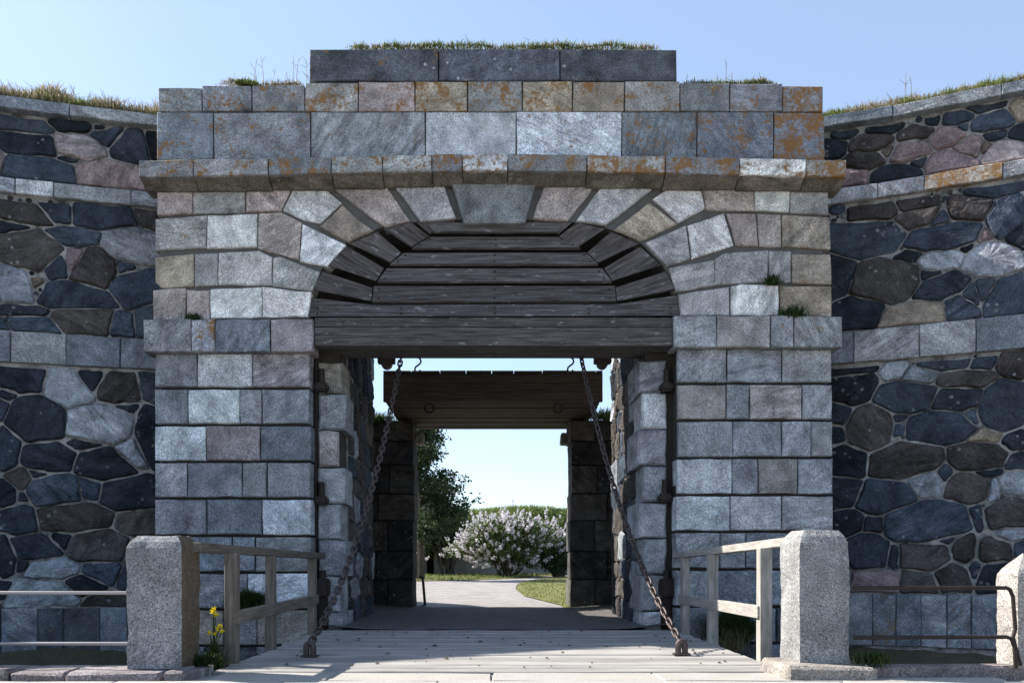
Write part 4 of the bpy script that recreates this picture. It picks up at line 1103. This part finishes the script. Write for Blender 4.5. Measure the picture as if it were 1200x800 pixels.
for (x0, x1, zt, seed, bias, nn, lab) in ((at(400, 0).x, at(782, 0).x, 8.18, 2.2, .25, 7000, 'the top slab of the gate'), (at(248, 0).x, at(361, 0).x, 7.66, 5.1, -.2, 3200, 'the left shoulder of the gate'), (at(795, 0).x, at(917, 0).x, 7.66, 9.4, .35, 3600, 'the right shoulder of the gate')):
    strip_soil('turf_bed', lambda u, o: (u, .06 + o), .0, 1.0, zt - .005, .14, x0, x1, 'thin bed of soil on ' + lab)
    turf('t', ('green grass growing on ' + lab, 'dry grass growing on ' + lab), nn * 2, ledge_sampler(x0, x1, zt + .03, .9, seed, bias), .02, .085, ((M_grass, .55, 'green_grass'), (M_dry, .45, 'dry_grass')), .6, .0055)
def stalks(name, label, spots, mat=None):
    """thin dead flower stems with a few side sprigs, one object"""
    bm = bmesh.new()
    for (p, h) in spots:
        p = Vector(p); ln = Vector((rng.uniform(-.18, .18), rng.uniform(-.1, .1), 1)) * h
        q = p + ln; tube_path(bm, [p, p.lerp(q, .5) + Vector((rng.uniform(-.02, .02), 0, 0)), q], [.005, .004, .0025], 4)
        for _ in range(rng.randint(1, 4)):
            t = rng.uniform(.45, .95); a = p.lerp(q, t); b = a + Vector((rng.uniform(-.1, .1), rng.uniform(-.06, .06), rng.uniform(.03, .12)))
            tube_path(bm, [a, b], [.003, .002], 4)
    o = frombm(name, bm, M_dry, None); tag(o, label, 'dry stems', kind='stuff')
stalks('dry_stems', 'tall thin dead stems on the left shoulder of the gate', [((at(px, 0).x, rng.uniform(.1, .6), 7.66), h) for px, h in ((262, .28), (271, .33), (293, .50), (296, .36), (303, .62), (303.5, .5), (318, .3), (325, .36), (333, .42), (340, .58), (345, .5), (352, .62), (356, .45), (308, .3))])
stalks('dry_stems', 'tall thin dead stems on the right shoulder of the gate', [((at(px, 0).x, rng.uniform(.1, .6), 7.66), h) for px, h in ((806, .25), (833, .3), (845, .36), (850, .42), (861, .55), (868, .4), (890, .3), (905, .36), (911, .42))])
stalks('dry_stems', 'short dead stems on the top slab of the gate', [((at(px, 0).x, rng.uniform(.1, .6), 8.2), h) for px, h in ((450, .12), (492, .16), (597, .14), (620, .2), (757, .24), (762, .2), (770, .14), (555, .12))])
stalks('dry_stems', 'dead stems standing on the wall with red stones', [(WR.surf(WR.frompx(px), 7.72, -rng.uniform(.1, .6)), h) for px, h in ((978, .25), (1000, .25), (1034, .4), (1060, .55), (1072, .42), (1080, .4), (1076, .3), (1120, .2), (1162, .3), (1190, .2))])
stalks('dry_stems', 'wispy dead stems on top of the darker bastion wall', [(WL.surf(WL.frompx(px), 7.75, -rng.uniform(.1, .6)), rng.uniform(.15, .35)) for px in [rng.uniform(-20, 150) for _ in range(46)]])
# plants growing in joints and in the moat
def tuft(name, label, c, n, spread, h0, h1, mat, cat='grass tuft', lean=.8, wid=.006):
    B = [(c.x + rng.gauss(0, spread), c.y + rng.gauss(0, spread * .5), c.z + rng.gauss(0, spread * .15)) for _ in range(n)]
    V = blades(B, [rng.uniform(h0, h1) for _ in B], lean, wid); o = quads_obj(name, V, mat, None, c); tag(o, label, cat)
tuft('grass_tuft', 'dark round grass tuft on the pier seen through the shaded railing', at(290, 712, -.12), 1600, .12, .12, .30, M_dgrass)
tuft('grass_tuft', 'bushy dark grass tuft in the moat seen through the pale railing', at(856, 748, -.35), 1800, .13, .2, .46, M_dgrass)
tuft('grass_tuft', 'straw coloured grass tuft in the moat under the pale railing', at(854, 762, -.5), 260, .1, .25, .5, M_dry, lean=1.0, wid=.004)
tuft('grass_tuft', 'weeds at the foot of the post by the rusty bars', at(1022, 776, -4.95), 300, .06, .03, .11, M_dgrass, 'weeds')
tuft('grass_tuft', 'weeds on the ground beside the shaded wooden railing', at(238, 777, -4.6), 420, .07, .03, .1, M_dgrass, 'weeds')
tuft('grass_tuft', 'small green weed on the impost by the orange lichen at the left', at(226, 374, -.1), 260, .05, .03, .10, M_dgrass, 'weeds')
tuft('grass_tuft', 'green weed hanging from the arch joint at right', at(906, 333, -.03), 260, .04, .04, .16, M_dgrass, 'weeds', 1.1)
tuft('grass_tuft', 'green weed growing on the impost under the arch at right', at(930, 373, -.06), 420, .09, .05, .2, M_dgrass, 'weeds')
tuft('grass_tuft', 'sunlit grass on the ledge beside the timber footbridge', Vector((2.45, 6.2, 4.05)), 900, .22, .08, .22, M_grass)
tuft('grass_tuft', 'shaded grass on the ledge at the dark end of the footbridge', Vector((-2.5, 6.3, 4.0)), 700, .2, .08, .22, M_dgrass)
fl = thing('dandelion', 'leggy plant with two clumps of yellow flowers beside the shaded railing', 'flower', at(250, 790, -4.2))
bm = bmesh.new()
heads = [at(250, 717, -4.2), at(253, 720, -4.2), at(251, 713, -4.2), at(255, 737, -4.2), at(258, 733, -4.2), at(252, 742, -4.2), at(260, 739, -4.2), at(246, 741, -4.2)]
for h in heads: tube_path(bm, [at(251 + rng.uniform(-4, 4), 792, -4.2), at(250, 765, -4.2).lerp(h, .4), h], .004, 5)
frombm('stem', bm, M_dgrass, fl)
for i, h in enumerate(heads):
    V = leaf_quads(np.array([h + Vector([rng.gauss(0, .009) for _ in range(3)]) for _ in range(50)]), .010); quads_obj('flower_head', V, M_yell, fl, h)
B = [tuple(at(250 + rng.gauss(0, 5), 788 + rng.gauss(0, 4), -4.2 + rng.gauss(0, .05))) for _ in range(250)]
quads_obj('foliage', blades(B, [rng.uniform(.1, .3) for _ in B], .5, .007), M_dgrass, fl)

# lilac, shrubs, tree beyond the gate
def bush(name, label, cat, c, rx, ry, rz, nl, leafsize, mat, seed, flowers=0, trunkh=.8):
    th = thing(name, label, cat, (c.x, c.y, gz(c.y)))
    r_ = np.random.RandomState(seed)
    # clumps on an uneven shell
    cl = []
    for _ in range(90):
        d = r_.normal(size=3); d /= np.linalg.norm(d); k_ = r_.uniform(.45, 1.0) ** .6
        k_ *= .84 + .42 * noise.noise((d[0] * 2.2 + seed, d[1] * 2.2, d[2] * 2.2))
        cl.append((c.x + d[0] * rx * k_, c.y + d[1] * ry * k_, c.z + d[2] * rz * k_))
    cl = np.array(cl)
    idx = r_.randint(0, len(cl), nl); P = cl[idx] + r_.normal(size=(nl, 3)) * np.array([.19 * rx, .19 * ry, .16 * rz]) * .75
    P = P[P[:, 2] > gz(c.y) + .1]
    quads_obj('foliage', leaf_quads(P, leafsize, r_), mat, th, (c.x, c.y, c.z))
    bm = bmesh.new()
    for q in cl[:14]:
        b = Vector((c.x + r_.uniform(-.35, .35) * rx * .5, c.y + r_.uniform(-.2, .2), gz(c.y) - .05)); e = Vector(q)
        tube_path(bm, [b, b.lerp(e, .5) + Vector((0, 0, .25)), e], [.07, .05, .02], 6)
    frombm('branches', bm, M_bark, th)
    if flowers:
        F_ = []
        n_c = flowers
        for _ in range(n_c):
            q = cl[r_.randint(len(cl))] + r_.normal(size=3) * np.array([.18 * rx, .18 * ry, .18 * rz])
            v = (q - np.array(c)) / np.array([rx, ry, rz]); L = np.linalg.norm(v)
            q = np.array(c) + (q - np.array(c)) * max(1.0, (.74 + r_.uniform(-.12, .2)) / max(L, .55))
            if v[2] < -.75: continue
            k_ = 34; t = r_.uniform(0, 1, k_)[:, None]
            ax = (v / max(L, .01) + np.array([0, 0, .6])); ax /= np.linalg.norm(ax)
            F_.append(q + ax * t * .26 + r_.normal(size=(k_, 3)) * .055 * (1.2 - t))
        quads_obj('blossom', leaf_quads(np.concatenate(F_), .035, r_, aspect=.9), M_flower, th, (c.x, c.y, c.z))
    return th
yb2 = 30.5
def bc(px, py, Y): return at(px, py, Y)
bush('lilac_bush', 'large rounded lilac bush in full pale purple blossom', 'bush', bc(596, 636, 30.0), 2.75, 1.7, 1.5, 10000, .085, M_leaf, 3, 560)
bush('lilac_bush', 'small lilac with fewer blossoms beside the sunlit pier', 'bush', bc(657, 632, 31.5), 1.3, 1.1, 1.3, 4000, .085, M_leaf, 5, 110)
bush('shrub', 'dark low shrub at the foot of the small lilac', 'bush', bc(654, 655, 30.0), 1.1, .8, .75, 3500, .08, M_leafd, 8)
bush('shrub', 'green shrub on the bank above the small lilac', 'bush', bc(640, 611, 37.0), 2.2, 1.0, .8, 3500, .1, M_leaf, 12)
bush('shrub', 'dark hedge shrub under the tree by the pale wall', 'bush', bc(524, 617, 33.2), 2.1, 1.0, 1.15, 7000, .10, M_leafd, 14)
bush('shrub', 'dark hedge shrub behind the black inner pier', 'bush', bc(484, 622, 33.2), 1.9, 1.0, 1.4, 6000, .10, M_leafd, 17)
def tree(label, X, Y, H, seed):
    th = thing('tree', label, 'tree', (X, Y, gz(Y))); r_ = np.random.RandomState(seed)
    z0 = gz(Y); bm = bmesh.new()
    tube_path(bm, [(X, Y, z0 - .1), (X + .05, Y, z0 + H * .3), (X - .04, Y, z0 + H * .65), (X, Y, z0 + H * .97)], [.22, .17, .09, .02], 8)
    P = []
    for i in range(46):
        t = .22 + .78 * (i / 46) ** .9; h = z0 + H * t
        ln = (2.4 * (1 - t) ** .6 + .2) * r_.uniform(.6, 1.12); a = r_.uniform(0, 2 * np.pi)
        b = Vector((X, Y, h)); e = b + Vector((math.cos(a) * ln, math.sin(a) * ln, ln * r_.uniform(.05, .45)))
        tube_path(bm, [b, b.lerp(e, .55) + Vector((0, 0, .12)), e], [.06 * (1.2 - t), .035 * (1.2 - t) + .005, .008], 5)
        for k_ in range(int(7 + ln * 4)):
            s_ = r_.uniform(.3, 1.05); q = np.array(b.lerp(e, s_)) + r_.normal(size=3) * np.array([.22, .22, .16])
            d = np.array(e - b) / ln
            m_ = 34; P.append(q + r_.normal(size=(m_, 3)) * .12 + d * r_.uniform(-.25, .3, m_)[:, None])
    frombm('trunk', bm, M_bark, th)
    quads_obj('crown', leaf_quads(np.concatenate(P), .075, r_), M_leafd, th, (X, Y, z0 + H * .6))
q = at(492, 668, 25.0); tree('dark leafy tree rising past the left edge of the inner opening', q.x, 25.0, 7.1, 21)

# pale wall and grassy bank across the courtyard
fw = thing('courtyard_wall', 'pale limewashed wall in shade behind the lilac', 'wall', (0, 34.3, .4))
zw = 2.35
dxa, dxb = at(500, 0, 34.3).x, at(508.5, 0, 34.3).x
box('wall', (-14, 34.3, .2), (dxa, 34.9, zw), M_lime, fw); box('wall', (dxb, 34.3, .2), (16, 34.9, zw), M_lime, fw)
box('wall', (dxa, 34.31, at(0, 641, 34.3).z), (dxb, 34.9, zw - .003), M_lime, fw)
box('doorway', (dxa, 34.75, .2), (dxb, 34.88, 1.9), M_void, fw)
def bank():
    v, f = [], []; nx, ny = 64, 14
    prof = [(34.95, 0.1), (34.6, 2.2), (34.5, 2.42), (35.2, 2.8), (36.2, 3.45), (37.4, 4.05), (38.6, 4.28), (40, 4.3), (44, 4.2), (55, 3.2), (80, 1)]
    for i in range(nx + 1):
        x = -40 + 80 * i / nx
        hh = 1.0 - .075 * (1 - math.exp(-((x - 1.9) / 2.6) ** 2))
        for (y, z) in prof:
            v.append((x, y, z * hh * (1 if z < 2.5 else 1 + .025 * noise.noise((x * .9, y * .6, 0)))))
    n = len(prof)
    for i in range(nx):
        for j in range(n - 1): a = i * n + j; f.append((a, a + 1, a + n + 1, a + n))
    tag(mk('bank', v, f, M_bank, loc=(0, 0, 0), smooth=True), kind='structure')
    return
bank()
def bank_s():
    x = rng.uniform(-7, 8); y = rng.uniform(34.7, 39); t = np.interp(y, [34.5, 35.2, 36.2, 37.4, 38.6, 40], [2.42, 2.8, 3.45, 4.05, 4.28, 4.3])
    hh = 1.0 - .075 * (1 - math.exp(-((x - 1.9) / 2.6) ** 2))
    return (x, y, t * hh - .04), (1, .35)
turf('t', ('green grass covering the bank above the pale wall', 'straw blades among the grass on the bank'), 16000, bank_s, .12, .32, ((M_grass, .8, 'bank_grass'), (M_dry, .2, 'bank_straw')), .5, .02)
def poly_s(pxs):
    xs = [p[0] for p in pxs]; ys = [p[1] for p in pxs]; W = [gpt(*p) for p in pxs]
    wx = [p.x for p in W]; wy = [p.y for p in W]
    def inside(x, y):
        c = False; n = len(W)
        for i in range(n):
            a, b = W[i], W[i - 1]
            if (a.y > y) != (b.y > y) and x < (b.x - a.x) * (y - a.y) / (b.y - a.y) + a.x: c = not c
        return c
    def f():
        while True:
            x, y = rng.uniform(min(wx), max(wx)), rng.uniform(min(wy), max(wy))
            if inside(x, y): break
        g = hummock(x, y, 1.7)
        return (x, y, gz(y)), (.3 + .7 * g, .9 - .6 * g)
    return f
turf('t', ('short green lawn grass beside the gravel', 'dry blades in the lawn beside the gravel'), 12000, poly_s(lawn_px), .03, .08, ((M_grass, .65, 'lawn_grass'), (M_dry, .35, 'lawn_straw')), .6, .008)
turf('t', ('grass of the verge along the pale wall', 'dry blades in the verge along the pale wall'), 7000, poly_s(verge_px), .06, .16, ((M_grass, .8, 'verge_grass'), (M_dry, .2, 'verge_straw')), .6, .015)
